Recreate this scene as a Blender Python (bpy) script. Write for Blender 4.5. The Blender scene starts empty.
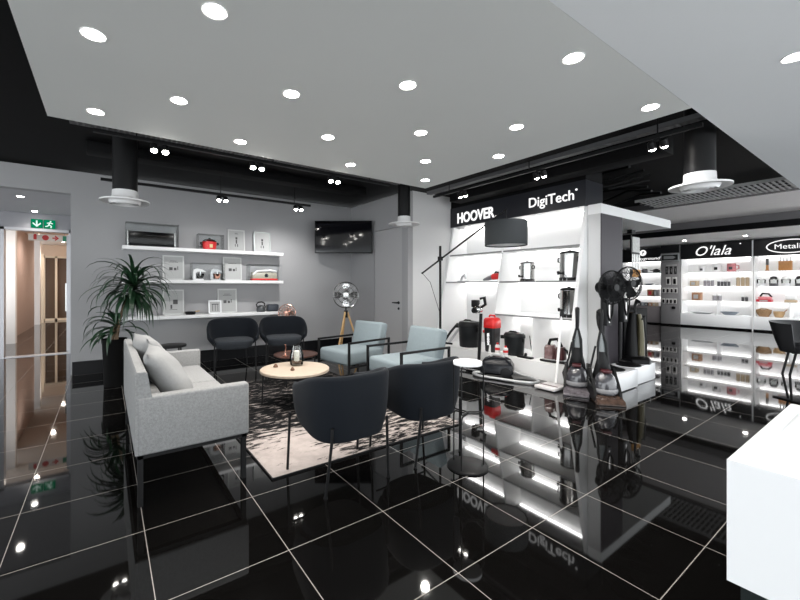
import bpy, bmesh, math, random
from mathutils import Vector, Matrix
R = math.radians
C = bpy.context.scene.collection
random.seed(4)

# ------------------------------------------------------------ materials
MATS = {}
def mat(name, col, rough=0.5, metal=0.0, spec=0.5, emit=None, es=0.0, bump=None, alpha=None, coat=0.0, vary=None, sheen=0.0):
    if name in MATS: return MATS[name]
    m = bpy.data.materials.new(name); m.use_nodes = True
    nt = m.node_tree; b = nt.nodes['Principled BSDF']
    b.inputs['Base Color'].default_value = (*col, 1)
    b.inputs['Roughness'].default_value = rough
    b.inputs['Metallic'].default_value = metal
    b.inputs['Specular IOR Level'].default_value = spec
    b.inputs['Coat Weight'].default_value = coat
    b.inputs['Sheen Weight'].default_value = sheen
    if emit:
        b.inputs['Emission Color'].default_value = (*emit, 1)
        b.inputs['Emission Strength'].default_value = es
    tc = nt.nodes.new('ShaderNodeTexCoord')
    n = nt.nodes.new('ShaderNodeTexNoise')
    nt.links.new(tc.outputs['Object'], n.inputs['Vector'])
    n.inputs['Scale'].default_value = (vary[0] if vary else 8.0)
    n.inputs['Detail'].default_value = 4
    amt = vary[1] if vary else 0.04
    mr = nt.nodes.new('ShaderNodeMapRange')
    mr.inputs['To Min'].default_value = 1 - amt; mr.inputs['To Max'].default_value = 1 + amt
    nt.links.new(n.outputs['Fac'], mr.inputs['Value'])
    mx = nt.nodes.new('ShaderNodeMix'); mx.data_type = 'RGBA'; mx.blend_type = 'MULTIPLY'
    mx.inputs['Factor'].default_value = 1.0
    mx.inputs['A'].default_value = (*col, 1)
    nt.links.new(mr.outputs['Result'], mx.inputs['B'])
    nt.links.new(mx.outputs['Result'], b.inputs['Base Color'])
    if bump:
        n2 = nt.nodes.new('ShaderNodeTexNoise'); n2.inputs['Scale'].default_value = bump[0]; n2.inputs['Detail'].default_value = 3
        nt.links.new(tc.outputs['Object'], n2.inputs['Vector'])
        bp = nt.nodes.new('ShaderNodeBump'); bp.inputs['Strength'].default_value = bump[1]; bp.inputs['Distance'].default_value = 0.01
        nt.links.new(n2.outputs['Fac'], bp.inputs['Height']); nt.links.new(bp.outputs['Normal'], b.inputs['Normal'])
    MATS[name] = m
    return m

def glass(name, tint=(1, 1, 1), refl=0.12, rough=0.02, k=1.0):
    if name in MATS: return MATS[name]
    m = bpy.data.materials.new(name); m.use_nodes = True
    nt = m.node_tree; nt.nodes.clear()
    out = nt.nodes.new('ShaderNodeOutputMaterial'); mx = nt.nodes.new('ShaderNodeMixShader')
    t = nt.nodes.new('ShaderNodeBsdfTransparent'); g = nt.nodes.new('ShaderNodeBsdfGlossy'); lw = nt.nodes.new('ShaderNodeLayerWeight')
    lw.inputs['Blend'].default_value = refl
    t.inputs['Color'].default_value = (*tint, 1); g.inputs['Roughness'].default_value = rough
    mu = nt.nodes.new('ShaderNodeMath'); mu.operation = 'MULTIPLY'; mu.inputs[1].default_value = k; nt.links.new(lw.outputs['Fresnel'], mu.inputs[0]); nt.links.new(mu.outputs[0], mx.inputs['Fac']); nt.links.new(t.outputs[0], mx.inputs[1]); nt.links.new(g.outputs[0], mx.inputs[2])
    nt.links.new(mx.outputs[0], out.inputs['Surface'])
    MATS[name] = m
    return m

def emis(name, col, s):
    if name in MATS: return MATS[name]
    m = bpy.data.materials.new(name); m.use_nodes = True
    nt = m.node_tree; nt.nodes.clear()
    out = nt.nodes.new('ShaderNodeOutputMaterial'); e = nt.nodes.new('ShaderNodeEmission')
    e.inputs['Color'].default_value = (*col, 1); e.inputs['Strength'].default_value = s
    nt.links.new(e.outputs[0], out.inputs['Surface'])
    MATS[name] = m
    return m

def floor_mat():
    m = bpy.data.materials.new('polished_black_tile'); m.use_nodes = True
    nt = m.node_tree; b = nt.nodes['Principled BSDF']; N = nt.nodes.new; L = nt.links.new
    tc = N('ShaderNodeTexCoord'); sp = N('ShaderNodeSeparateXYZ'); L(tc.outputs['Object'], sp.inputs[0])
    masks = []
    for ax, off in (('X', 0.423), ('Y', -0.655)):
        a = N('ShaderNodeMath'); a.operation = 'ADD'; a.inputs[1].default_value = off + 60.0 + 0.3; L(sp.outputs[ax], a.inputs[0])
        f = N('ShaderNodeMath'); f.operation = 'MODULO'; f.inputs[1].default_value = 0.6; L(a.outputs[0], f.inputs[0])
        s = N('ShaderNodeMath'); s.operation = 'SUBTRACT'; s.inputs[1].default_value = 0.3; L(f.outputs[0], s.inputs[0])
        ab = N('ShaderNodeMath'); ab.operation = 'ABSOLUTE'; L(s.outputs[0], ab.inputs[0])
        lt = N('ShaderNodeMath'); lt.operation = 'LESS_THAN'; lt.inputs[1].default_value = 0.0021; L(ab.outputs[0], lt.inputs[0])
        masks.append(lt)
    mx = N('ShaderNodeMath'); mx.operation = 'MAXIMUM'; L(masks[0].outputs[0], mx.inputs[0]); L(masks[1].outputs[0], mx.inputs[1])
    n = N('ShaderNodeTexNoise'); n.inputs['Scale'].default_value = 90; n.inputs['Detail'].default_value = 5; L(tc.outputs['Object'], n.inputs['Vector'])
    cr = N('ShaderNodeValToRGB'); cr.color_ramp.elements[0].color = (0.0016, 0.0015, 0.0015, 1); cr.color_ramp.elements[1].color = (0.005, 0.0046, 0.0043, 1)
    L(n.outputs['Fac'], cr.inputs['Fac'])
    mc = N('ShaderNodeMix'); mc.data_type = 'RGBA'; L(mx.outputs[0], mc.inputs['Factor']); L(cr.outputs['Color'], mc.inputs['A'])
    mc.inputs['B'].default_value = (0.25, 0.23, 0.21, 1)
    L(mc.outputs['Result'], b.inputs['Base Color'])
    mr = N('ShaderNodeMapRange'); mr.inputs['To Min'].default_value = 0.035; mr.inputs['To Max'].default_value = 0.55
    L(mx.outputs[0], mr.inputs['Value']); L(mr.outputs['Result'], b.inputs['Roughness'])
    b.inputs['IOR'].default_value = 1.57
    return m

def wood_mat(name, c1, c2, scale=14, rough=0.45):
    if name in MATS: return MATS[name]
    m = bpy.data.materials.new(name); m.use_nodes = True
    nt = m.node_tree; b = nt.nodes['Principled BSDF']; N = nt.nodes.new; L = nt.links.new
    tc = N('ShaderNodeTexCoord'); mp = N('ShaderNodeMapping'); mp.inputs['Scale'].default_value = (1, 6, 1); L(tc.outputs['Object'], mp.inputs['Vector'])
    n = N('ShaderNodeTexNoise'); n.inputs['Scale'].default_value = scale; n.inputs['Detail'].default_value = 6; L(mp.outputs[0], n.inputs['Vector'])
    cr = N('ShaderNodeValToRGB'); cr.color_ramp.elements[0].position = .3; cr.color_ramp.elements[1].position = .75
    cr.color_ramp.elements[0].color = (*c1, 1); cr.color_ramp.elements[1].color = (*c2, 1)
    L(n.outputs['Fac'], cr.inputs['Fac']); L(cr.outputs['Color'], b.inputs['Base Color']); b.inputs['Roughness'].default_value = rough
    MATS[name] = m
    return m

def rug_mat():
    m = bpy.data.materials.new('distressed_rug_pile'); m.use_nodes = True
    nt = m.node_tree; b = nt.nodes['Principled BSDF']; N = nt.nodes.new; L = nt.links.new
    tc = N('ShaderNodeTexCoord'); sp = N('ShaderNodeSeparateXYZ'); L(tc.outputs['Object'], sp.inputs[0])
    def noise(scale, rot, s, det, rough, dist):
        mp = N('ShaderNodeMapping'); mp.inputs['Scale'].default_value = scale; mp.inputs['Rotation'].default_value = (0, 0, R(rot)); L(tc.outputs['Object'], mp.inputs['Vector'])
        n = N('ShaderNodeTexNoise'); n.inputs['Scale'].default_value = s; n.inputs['Detail'].default_value = det; n.inputs['Roughness'].default_value = rough; n.inputs['Distortion'].default_value = dist
        L(mp.outputs[0], n.inputs['Vector']); return n
    def ramp(src, lo, hi, a, b_):
        r = N('ShaderNodeMapRange'); r.interpolation_type = 'SMOOTHSTEP'; r.inputs['From Min'].default_value = lo; r.inputs['From Max'].default_value = hi
        r.inputs['To Min'].default_value = a; r.inputs['To Max'].default_value = b_; L(src, r.inputs['Value']); return r.outputs['Result']
    def math_(op, a, b_):
        n = N('ShaderNodeMath'); n.operation = op
        for i, q in enumerate((a, b_)):
            if isinstance(q, (int, float)): n.inputs[i].default_value = q
            else: L(q, n.inputs[i])
        return n.outputs[0]
    fine = noise((1, 3.2, 1), 38, 7.0, 8, .68, .6); patch = noise((1, 1, 1), 0, 2.2, 3, .5, .3)
    # worn pale corner at the rug's origin; the dark field takes over deeper in and to the right
    wob = math_('MULTIPLY', math_('SUBTRACT', patch.outputs['Fac'], .5), .9)
    dy = ramp(math_('ADD', sp.outputs['Y'], wob), .35, .95, 0.0, 1.0)
    dx = ramp(math_('ADD', sp.outputs['X'], wob), .30, .85, 0.0, .70)
    cover = math_('MAXIMUM', dy, dx)
    thr = math_('SUBTRACT', .635, math_('MULTIPLY', cover, .235))
    d = math_('SUBTRACT', fine.outputs['Fac'], thr)
    cr = N('ShaderNodeValToRGB'); e = cr.color_ramp.elements
    e[0].position = .47; e[0].color = (.36, .315, .295, 1); e[1].position = .56; e[1].color = (.006, .006, .0065, 1)
    k = cr.color_ramp.elements.new(.51); k.color = (.17, .15, .14, 1)
    L(math_('ADD', d, .5), cr.inputs['Fac']); 
    mo = noise((1, 1, 1), 0, 5, 6, .7, 0); tint = N('ShaderNodeMix'); tint.data_type = 'RGBA'; tint.blend_type = 'MULTIPLY'; tint.inputs['Factor'].default_value = 1
    L(cr.outputs['Color'], tint.inputs['A']); L(ramp(mo.outputs['Fac'], .3, .7, .78, 1.08), tint.inputs['B']); L(tint.outputs['Result'], b.inputs['Base Color'])
    b.inputs['Roughness'].default_value = .95; b.inputs['Specular IOR Level'].default_value = .1
    n3 = N('ShaderNodeTexNoise'); n3.inputs['Scale'].default_value = 220; L(tc.outputs['Object'], n3.inputs['Vector'])
    bp = N('ShaderNodeBump'); bp.inputs['Strength'].default_value = .5; bp.inputs['Distance'].default_value = .006
    L(n3.outputs['Fac'], bp.inputs['Height']); L(bp.outputs['Normal'], b.inputs['Normal'])
    return m

# ------------------------------------------------------------ mesh builder
class B:
    def __init__(s): s.bm = bmesh.new()
    def _add(s, tb, mtx=None):
        if mtx is not None: bmesh.ops.transform(tb, matrix=mtx, verts=tb.verts)
        me = bpy.data.meshes.new('t'); tb.to_mesh(me); tb.free(); s.bm.from_mesh(me); bpy.data.meshes.remove(me); return s
    def box(s, x0, x1, y0, y1, z0, z1, bev=0.0, seg=2, mtx=None):
        tb = bmesh.new(); bmesh.ops.create_cube(tb, size=1)
        for v in tb.verts: v.co = Vector(((x0+x1)/2+v.co.x*(x1-x0), (y0+y1)/2+v.co.y*(y1-y0), (z0+z1)/2+v.co.z*(z1-z0)))
        if bev > 0: bmesh.ops.bevel(tb, geom=tb.edges[:], offset=bev, segments=seg, affect='EDGES', profile=.5)
        return s._add(tb, mtx)
    def lathe(s, prof, n=24, mtx=None, cap=True):
        tb = bmesh.new(); rings = []
        for r, z in prof:
            rings.append([tb.verts.new((r*math.cos(2*math.pi*i/n), r*math.sin(2*math.pi*i/n), z)) for i in range(n)])
        for a, b in zip(rings, rings[1:]):
            for i in range(n): tb.faces.new((a[i], a[(i+1) % n], b[(i+1) % n], b[i]))
        if cap:
            tb.faces.new(rings[0][::-1]); tb.faces.new(rings[-1])
        bmesh.ops.recalc_face_normals(tb, faces=tb.faces[:])
        return s._add(tb, mtx)
    def cyl(s, x, y, z0, z1, r, r2=None, n=20, mtx=None):
        m = Matrix.Translation((x, y, 0))
        return s.lathe([(r, z0), (r if r2 is None else r2, z1)], n, m if mtx is None else mtx @ m)
    def tube(s, pts, r, n=8, closed=False, mtx=None, r2=None):
        P = [Vector(p) for p in pts]; tb = bmesh.new(); rings = []; N = len(P)
        up = None
        for i in range(N):
            a = P[i-1] if (i > 0 or closed) else P[i]; c = P[(i+1) % N] if (i < N-1 or closed) else P[i]
            t = (c-a).normalized() if (c-a).length > 1e-9 else Vector((0, 0, 1))
            if up is None:
                up = Vector((0, 0, 1)) if abs(t.z) < .9 else Vector((1, 0, 0))
            u = (up - t*up.dot(t)).normalized(); w = t.cross(u); up = u
            sc = 1.0
            if 0 < i < N-1 or closed:
                d1 = (P[i]-a).normalized(); d2 = (c-P[i]).normalized(); co = max(-1, min(1, d1.dot(d2)))
                sc = min(1.5, 1/max(.5, math.cos(math.acos(co)/2)))
            rr = r if r2 is None else r+(r2-r)*i/max(1, N-1)
            rings.append([tb.verts.new(P[i]+(u*math.cos(2*math.pi*k/n)+w*math.sin(2*math.pi*k/n))*rr*(sc if n > 4 else 1)) for k in range(n)])
        prs = list(zip(rings, rings[1:])) + ([(rings[-1], rings[0])] if closed else [])
        for a, b in prs:
            for k in range(n): tb.faces.new((a[k], a[(k+1) % n], b[(k+1) % n], b[k]))
        if not closed: tb.faces.new(rings[0][::-1]); tb.faces.new(rings[-1])
        bmesh.ops.recalc_face_normals(tb, faces=tb.faces[:])
        return s._add(tb, mtx)
    def loft(s, rings, cap=True, mtx=None, closed=True):
        tb = bmesh.new(); rr = [[tb.verts.new(p) for p in ring] for ring in rings]; n = len(rr[0])
        for a, b in zip(rr, rr[1:]):
            for k in range(n if closed else n-1): tb.faces.new((a[k], a[(k+1) % n], b[(k+1) % n], b[k]))
        if cap: tb.faces.new(rr[0][::-1]); tb.faces.new(rr[-1])
        bmesh.ops.recalc_face_normals(tb, faces=tb.faces[:])
        return s._add(tb, mtx)
    def prism(s, outline, h0, h1, axis='z', mtx=None):
        f = {'z': lambda p, h: (p[0], p[1], h), 'y': lambda p, h: (p[0], h, p[1]), 'x': lambda p, h: (h, p[0], p[1])}[axis]
        return s.loft([[f(p, h0) for p in outline], [f(p, h1) for p in outline]], True, mtx)
    def ball(s, c, rx, ry=None, rz=None, seg=16, mtx=None):
        ry = rx if ry is None else ry; rz = rx if rz is None else rz
        tb = bmesh.new(); bmesh.ops.create_uvsphere(tb, u_segments=seg, v_segments=max(6, seg*2//3), radius=1)
        for v in tb.verts: v.co = Vector((c[0]+v.co.x*rx, c[1]+v.co.y*ry, c[2]+v.co.z*rz))
        return s._add(tb, mtx)
    def obj(s, name, m, parent=None, smooth=True, ang=0.7):
        if smooth:
            for f in s.bm.faces: f.smooth = True
            for e in s.bm.edges:
                if len(e.link_faces) == 2 and e.calc_face_angle(0) > ang: e.smooth = False
        me = bpy.data.meshes.new(name); s.bm.to_mesh(me); s.bm.free(); me.materials.append(m)
        o = bpy.data.objects.new(name, me); C.objects.link(o)
        if parent: o.parent = parent
        return o

def tag(o, label, cat, group=None, kind=None):
    o['label'] = label; o['category'] = cat
    if group: o['group'] = group
    if kind: o['kind'] = kind
    return o
def thing(name, label, cat, loc=(0, 0, 0), rz=0.0, group=None):
    o = bpy.data.objects.new(name, None); o.empty_display_size = .1; C.objects.link(o); o.location = loc; o.rotation_euler = (0, 0, rz)
    return tag(o, label, cat, group)
def struct(o, label=None, cat=None):
    o['kind'] = 'structure'
    if label: o['label'] = label
    if cat: o['category'] = cat
    return o
def dup(root, loc, rz, label, group=None):
    r = root.copy(); C.objects.link(r); r.location = loc; r.rotation_euler = (0, 0, rz); r['label'] = label
    if group: r['group'] = group
    for ch in list(root.children):
        c = ch.copy(); C.objects.link(c); c.parent = r
        for g in list(ch.children):
            d = g.copy(); C.objects.link(d); d.parent = c
    return r
def text(name, body, w, h, mtx, m, parent, ext=0.006, shear=0.0, bold=0.0):
    cu = bpy.data.curves.new('t', 'FONT'); cu.body = body; cu.align_x = 'CENTER'; cu.align_y = 'CENTER'
    cu.extrude = .02; cu.shear = shear; cu.offset = bold; cu.resolution_u = 4
    o = bpy.data.objects.new('t', cu); C.objects.link(o)
    dg = bpy.context.evaluated_depsgraph_get(); me = bpy.data.meshes.new_from_object(o.evaluated_get(dg))
    bpy.data.objects.remove(o); bpy.data.curves.remove(cu)
    xs = [v.co.x for v in me.vertices]; ys = [v.co.y for v in me.vertices]
    sx = w/(max(xs)-min(xs)); sy = h/(max(ys)-min(ys)); cx = (max(xs)+min(xs))/2; cy = (max(ys)+min(ys))/2
    for v in me.vertices: v.co = mtx @ Vector(((v.co.x-cx)*sx, (v.co.y-cy)*sy, v.co.z/.02*ext))
    me.materials.clear(); me.materials.append(m); me.name = name
    r = bpy.data.objects.new(name, me); C.objects.link(r); r.parent = parent
    return r
# text frames: facing -X (reads towards -Y), facing -Y (reads towards +X)
def face_mx(x, y, z): return Matrix(((0, 0, -1, x), (-1, 0, 0, y), (0, 1, 0, z), (0, 0, 0, 1)))
def face_my(x, y, z): return Matrix(((1, 0, 0, x), (0, 0, -1, y), (0, 1, 0, z), (0, 0, 0, 1)))
ORD = ['first', 'second', 'third', 'fourth', 'fifth', 'sixth']

black_paint = mat('black_paint', (.0025, .0025, .003), .7, spec=.15)
black_gloss = mat('black_gloss', (.003, .003, .004), .3, spec=.15)
black_metal = mat('black_metal', (.006, .006, .0065), .45, spec=.2)
black_plastic = mat('black_plastic', (.005, .005, .0055), .4, spec=.22)
dark_plastic = mat('dark_grey_plastic', (.009, .0095, .0105), .45, spec=.25)
white_paint = mat('white_paint', (.80, .80, .80), .5, vary=(3, .015))
white_gloss = mat('white_gloss_laminate', (.82, .83, .84), .22, vary=(2, .01))
white_plastic = mat('white_plastic', (.78, .78, .78), .35)
grey_wall = mat('grey_wall_paint', (.33, .33, .335), .75, vary=(2, .03), bump=(60, .04))
grey_light = mat('light_grey_paint', (.40, .395, .40), .6, vary=(2, .03))
grey_dark = mat('dark_grey_paint', (.085, .08, .085), .5)
mauve_dark = mat('dark_mauve_laminate', (.05, .044, .052), .5, spec=.2)
steel = mat('brushed_steel', (.40, .40, .39), .2, metal=1.0)
chrome = mat('chrome', (.8, .8, .8), .12, metal=1.0)
silver = mat('silver_plastic', (.45, .46, .47), .35, metal=.4)
copper = mat('rose_copper', (.75, .42, .32), .25, metal=1.0)
red_plastic = mat('red_plastic', (.62, .02, .02), .35)
clear = glass('clear_glass', (.90, .91, .90), .3); acrylic = glass('clear_acrylic', (.985, .99, .99), .05, k=.55)
smoked = glass('smoky_grey_glass', (.45, .44, .42), .2)
led = emis('led_strip_light', (1, .99, .97), 18.0)
lens = emis('lamp_lens', (1, .96, .9), 40.0)
signwhite = emis('lit_white_lettering', (1, 1, 1), .85)
WORLD, DOWN, TRK = 2.6, 30.0, 75.0
# ------------------------------------------------------------ camera, world
cam = bpy.data.cameras.new('camera'); co = bpy.data.objects.new('camera', cam); C.objects.link(co)
co.location = (0, 0, 1.364); co.rotation_euler = (R(90), 0, -R(34.38))
cam.sensor_width = 36; cam.lens = 383*36/800; cam.shift_x = 0.04; cam.shift_y = -0.01875; cam.clip_start = .02
S = bpy.context.scene; S.camera = co
S.view_settings.view_transform = 'Standard'; S.view_settings.look = 'None'; S.view_settings.exposure = 0.5; S.view_settings.gamma = 1.0
S.view_settings.use_curve_mapping = False
w = bpy.data.worlds.new('world'); S.world = w; w.use_nodes = True
w.node_tree.nodes['Background'].inputs['Color'].default_value = (.93, .97, 1.0, 1)
w.node_tree.nodes['Background'].inputs['Strength'].default_value = WORLD
S.cycles.use_denoising = True; S.cycles.sample_clamp_indirect = 4.0; S.cycles.blur_glossy = 0.6; S.cycles.max_bounces = 8
S.cycles.caustics_reflective = True; S.cycles.caustics_refractive = False

def lamp(kind, name, loc, power, col=(1, .97, .93), size=.05, angle=110, blend=.6, target=None, parent=None, sx=None, sy=None, rot=None):
    l = bpy.data.lights.new(name, kind); l.energy = power; l.color = col
    if kind == 'SPOT': l.spot_size = R(angle); l.spot_blend = blend; l.shadow_soft_size = size
    elif kind == 'POINT': l.shadow_soft_size = size
    elif kind == 'AREA':
        l.shape = 'RECTANGLE'; l.size = sx; l.size_y = sy
    o = bpy.data.objects.new(name, l); C.objects.link(o); o.location = loc
    if target is not None: o.rotation_euler = (Vector(target)-Vector(loc)).to_track_quat('-Z', 'Y').to_euler()
    if rot: o.rotation_euler = rot
    if parent: o.parent = parent
    return o

# ------------------------------------------------------------ shell
fb = B().box(-6, 17, -4, 20, -.1, 0); struct(fb.obj('floor', floor_mat()), 'polished black tiled floor with pale grout lines', 'floor')
b = B(); b.box(-.44, 4.66, 7.3, 7.45, 0, 3.09); b.box(-6, -.44, 7.3, 7.45, 2.745, 3.09)
struct(b.obj('wall_back', grey_wall), 'plain grey back wall behind the shelves', 'wall')
struct(B().box(-.42, 4.54, 7.275, 7.3, 0, .2).obj('baseboard_back', black_gloss), 'black skirting along the grey back wall', 'baseboard')
b = B(); b.box(4.54, 4.66, 6.4, 7.3, 0, 3.09); b.box(4.54, 4.66, 5.35, 5.52, 0, 3.09); b.box(4.54, 4.66, 5.52, 6.4, 2.46, 3.09)
struct(b.obj('wall_right', grey_wall), 'grey side wall with the flush door', 'wall')
d = struct(B().box(4.548, 4.62, 5.53, 6.39, .005, 2.45).obj('door_2', grey_light), 'flush grey door in the side wall', 'door')
b = B(); b.tube([(4.548, 5.62, 1.03), (4.50, 5.62, 1.03), (4.50, 5.76, 1.03)], .011); b.lathe([(.028, 0), (.028, .012)], 16, Matrix.Translation((4.548, 5.62, 1.03)) @ Matrix.Rotation(R(-90), 4, 'Y'))
b.lathe([(.024, 0), (.024, .012)], 16, Matrix.Translation((4.548, 5.62, .92)) @ Matrix.Rotation(R(-90), 4, 'Y'))
b.obj('door_handle', black_metal, d)
struct(B().box(4.66, 6.2, 5.35, 5.5, 0, 3.1).obj('wall_return', mat('bay_lit_wall_tone', (.62, .62, .62), .7, vary=(2, .02))), 'grey wall beside the lit shelf bay, painted pale for its light', 'wall')  # bay light falling on this wall is painted in as a paler tone
struct(B().box(-6, 17, -2.0, 20, 3.13, 3.2).obj('ceiling', black_paint), 'black painted ceiling void', 'ceiling')
panel = mat('ceiling_panel_paint', (.70, .715, .70), .75, vary=(1.2, .03)); panel_near = mat('near_ceiling_panel_lit', (.80, .82, .835), .75, vary=(1.2, .02))  # near panel: its brighter lighting is put into a lighter colour
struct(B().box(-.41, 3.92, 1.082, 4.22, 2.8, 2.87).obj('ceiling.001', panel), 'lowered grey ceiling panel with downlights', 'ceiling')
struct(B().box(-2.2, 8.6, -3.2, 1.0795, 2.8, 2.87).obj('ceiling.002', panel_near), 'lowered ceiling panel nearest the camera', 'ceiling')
# left lobby and corridor
struct(B().box(-4, -.44, 7.45, 9.8, 2.745, 2.8).obj('ceiling.003', mat('lobby_ceiling_paint', (.45, .45, .47), .7)), 'lobby ceiling above the exit sign', 'ceiling')
struct(B().box(-.44, -.3, 7.45, 9.7, 0, 2.745).obj('wall_lobby_right', grey_wall), 'right wall of the lobby', 'wall')
b = B(); b.box(-6, -1.62, 9.7, 9.8, 0, 2.745); b.box(-.55, -.3, 9.7, 9.8, 0, 2.745); b.box(-1.62, -.55, 9.7, 9.8, 2.45, 2.745)
struct(b.obj('wall_lobby', mat('lobby_wall_paint', (.27, .27, .29), .6)), 'grey lobby wall around the corridor door', 'wall')
alu = mat('door_frame_aluminium', (.42, .42, .44), .35, metal=.5)
d = struct(B().box(-1.62, -1.56, 9.66, 9.84, 0, 2.45).box(-.61, -.55, 9.66, 9.84, 0, 2.45).box(-1.62, -.55, 9.66, 9.84, 2.40, 2.45).obj('door_1', alu), 'open glazed corridor doorway under the exit sign', 'door')
lf = B().box(-.66, -.62, 9.86, 10.7, .01, 2.38).obj('door_leaf', alu, d)
B().box(-.72, -.69, 10.45, 10.5, .8, 1.4).box(-.69, -.66, 10.46, 10.49, .82, .86).box(-.69, -.66, 10.46, 10.49, 1.34, 1.38).obj('door_handle', steel, lf)
struct(B().box(-1.56, -.61, 9.66, 9.84, 0, .012).obj('trim_1', alu), 'metal threshold of the corridor doorway', 'trim')
pink = mat('corridor_pink_paint', (.50, .40, .37), .6); beige = mat('corridor_beige_paint', (.66, .50, .38), .6)
struct(B().box(-2.12, -1.97, 13.2, 16.8, 0, 2.9).obj('wall_corridor_left', pink), 'pink left wall of the corridor', 'wall')
struct(B().box(-.55, -.4, 9.8, 19.2, 0, 2.9).obj('wall_corridor_right', beige), 'right wall of the corridor', 'wall')
struct(B().box(-4, -.4, 9.8, 19.4, 2.9, 2.95).obj('ceiling.004', mat('corridor_ceiling_paint', (.7, .62, .56), .6)), 'corridor ceiling', 'ceiling')
struct(B().box(-1.91, -1.74, 12.0, 12.2, 0, 2.9).obj('trim_2', white_paint), 'white pillar by the corridor window', 'trim')
struct(B().box(-2.12, -1.88, 17.3, 17.6, 0, 2.9).obj('trim_3', white_paint), 'white pillar at the end of the corridor', 'trim')
win = emis('daylight_in_window', (.95, .98, 1), 2.2)
wn = struct(B().box(-2.6, -2.55, 9.95, 13.1, .5, 2.6).obj('window_1', win), 'bright daylit corridor window', 'window')
B().box(-2.56, -2.5, 9.9, 10, 0, 2.9).box(-2.56, -2.5, 11.4, 11.46, 0, 2.9).box(-2.56, -2.5, 13.05, 13.2, 0, 2.9).box(-2.56, -2.5, 9.9, 13.2, 0, .5).box(-2.56, -2.5, 9.9, 13.2, 2.6, 2.9).obj('window_frame', white_paint, wn)
b = B(); b.box(-4, -.55, 19.0, 19.15, 2.48, 2.9); struct(b.obj('wall_corridor_end', beige), 'beige bulkhead at the end of the corridor', 'wall')
we = struct(B().box(-2.2, -.55, 19.05, 19.08, .05, 2.48).obj('window_2', mat('dark_brown_glazing', (.10, .065, .045), .08)), 'dark glazed partition at the end of the corridor', 'window')
cream = mat('cream_frame_paint', (.72, .6, .46), .45)
b = B()
for x in (-2.2, -1.98, -1.62, -1.12, -.6): b.box(x, x+.07, 18.97, 19.1, 0, 2.48)
b.box(-2.2, -.55, 18.97, 19.1, 2.4, 2.48); b.box(-2.2, -.55, 18.97, 19.1, 0, .08); b.obj('window_frame', cream, we)
post = struct(B().box(-1.93, -1.85, 18.0, 18.08, 0, 2.49).obj('trim_4', cream), 'cream post in the corridor', 'trim')
# exit signs
green = emis('exit_sign_green', (.0, .20, .09), .8); gw = emis('exit_sign_white', (.75, .95, .85), .8)
t = thing('exit_sign', 'twin green exit sign with arrow and running figure above the corridor door', 'sign', (-1.0, 9.69, 2.545))
for x0, kind in ((-.185, 'arrow'), (.005, 'runner')):
    pn = B().box(x0, x0+.175, -.02, 0, -.085, .085, .004).obj('sign_panel', green, t)
    cx = x0+.0875; g = B()
    if kind == 'arrow':
        g.box(cx-.012, cx+.012, -.024, -.02, -.04, .06)
        for s in (-1, 1): g.prism([(cx, -.065), (cx+s*.06, -.005), (cx+s*.06, .025), (cx, -.03)], -.024, -.02, 'y')
    else:
        g.ball((cx+.015, -.022, .055), .013, .004, .013)
        for a, c2 in (((cx+.01, .035), (cx-.012, -.01)), ((cx+.008, .03), (cx+.05, .012)), ((cx+.005, .03), (cx-.04, .02)), ((cx-.01, -.01), (cx+.03, -.035)), ((cx+.03, -.035), (cx+.02, -.07)), ((cx-.012, -.01), (cx-.03, -.04)), ((cx-.03, -.04), (cx-.065, -.045))):
            g.tube([(a[0], -.023, a[1]), (c2[0], -.023, c2[1])], .009, 6)
    g.obj('pictogram', gw, pn)
t = thing('fire_sign', 'white hanging sign with red fire symbols and arrow behind the corridor door', 'sign', (-.975, 10.35, 2.345))
pn = B().box(-.33, .33, -.01, .01, -.07, .07, .004).obj('sign_panel', mat('sign_cream', (.7, .64, .58), .5), t)
signred = mat('sign_red', (.55, .03, .03), .5); signgreen = mat('sign_green', (.02, .22, .12), .5)
g = B(); g.box(-.25, -.20, -.014, -.01, -.045, .05); g.ball((-.225, -.012, .052), .02, .004, .016)
g.obj('fire_symbol', signred, pn); g = B()
g.lathe([(.055, 0), (.055, .004)], 20, Matrix.Translation((-.06, -.010, 0)) @ Matrix.Rotation(R(90), 4, 'X'))
g.obj('fire_symbol', signred, pn); g = B(); g.box(.05, .11, -.014, -.01, -.013, .013); g.prism([(.10, .055), (.16, 0), (.10, -.055), (.085, -.035), (.12, 0), (.085, .035)], -.014, -.01, 'y')
g.obj('fire_symbol', signred, pn)
g = B(); g.box(.22, .31, -.014, -.01, -.055, .055); g.obj('exit_symbol', signgreen, pn)
for x in (-.25, .25): B().tube([(x, 0, .07), (x, 0, .555)], .004).obj('hanger', alu, t)
# right hand far zone shell
struct(B().box(16.45, 16.6, .6, 6.7, 0, 3.12).obj('wall_far', white_paint), 'far wall behind the lit shop shelves', 'wall')
struct(B().box(6.2, 16.45, 6.6, 6.7, 0, 3.12).obj('wall_side', black_paint), 'dark wall beyond the lit shelf bay', 'wall')
struct(B().box(13.1, 16.45, .6, 6.6, 2.73, 2.78).obj('ceiling.005', white_paint), 'white soffit over the far shop shelves', 'ceiling')
struct(B().box(9.85, 13.1, .6, 6.6, 3.07, 3.12).obj('ceiling.006', mat('pale_bulkhead_paint', (.90, .86, .85), .7)), 'pale ceiling strip before the far shelves', 'ceiling')
struct(B().box(13.02, 13.1, .6, 6.6, 2.88, 3.07).obj('trim_5', mat('grey_fascia', (.14, .135, .14), .5)), 'grey fascia above the black band', 'trim')
struct(B().box(13.0, 13.1, .6, 6.6, 2.73, 2.88).obj('trim_6', black_gloss), 'black band under the grey fascia', 'trim')
struct(B().box(5.66, 6.15, 2.76, 5.35, 2.86, 3.13).obj('trim_7', black_paint), 'black bulkhead above the lit shelf bay', 'trim')
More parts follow.
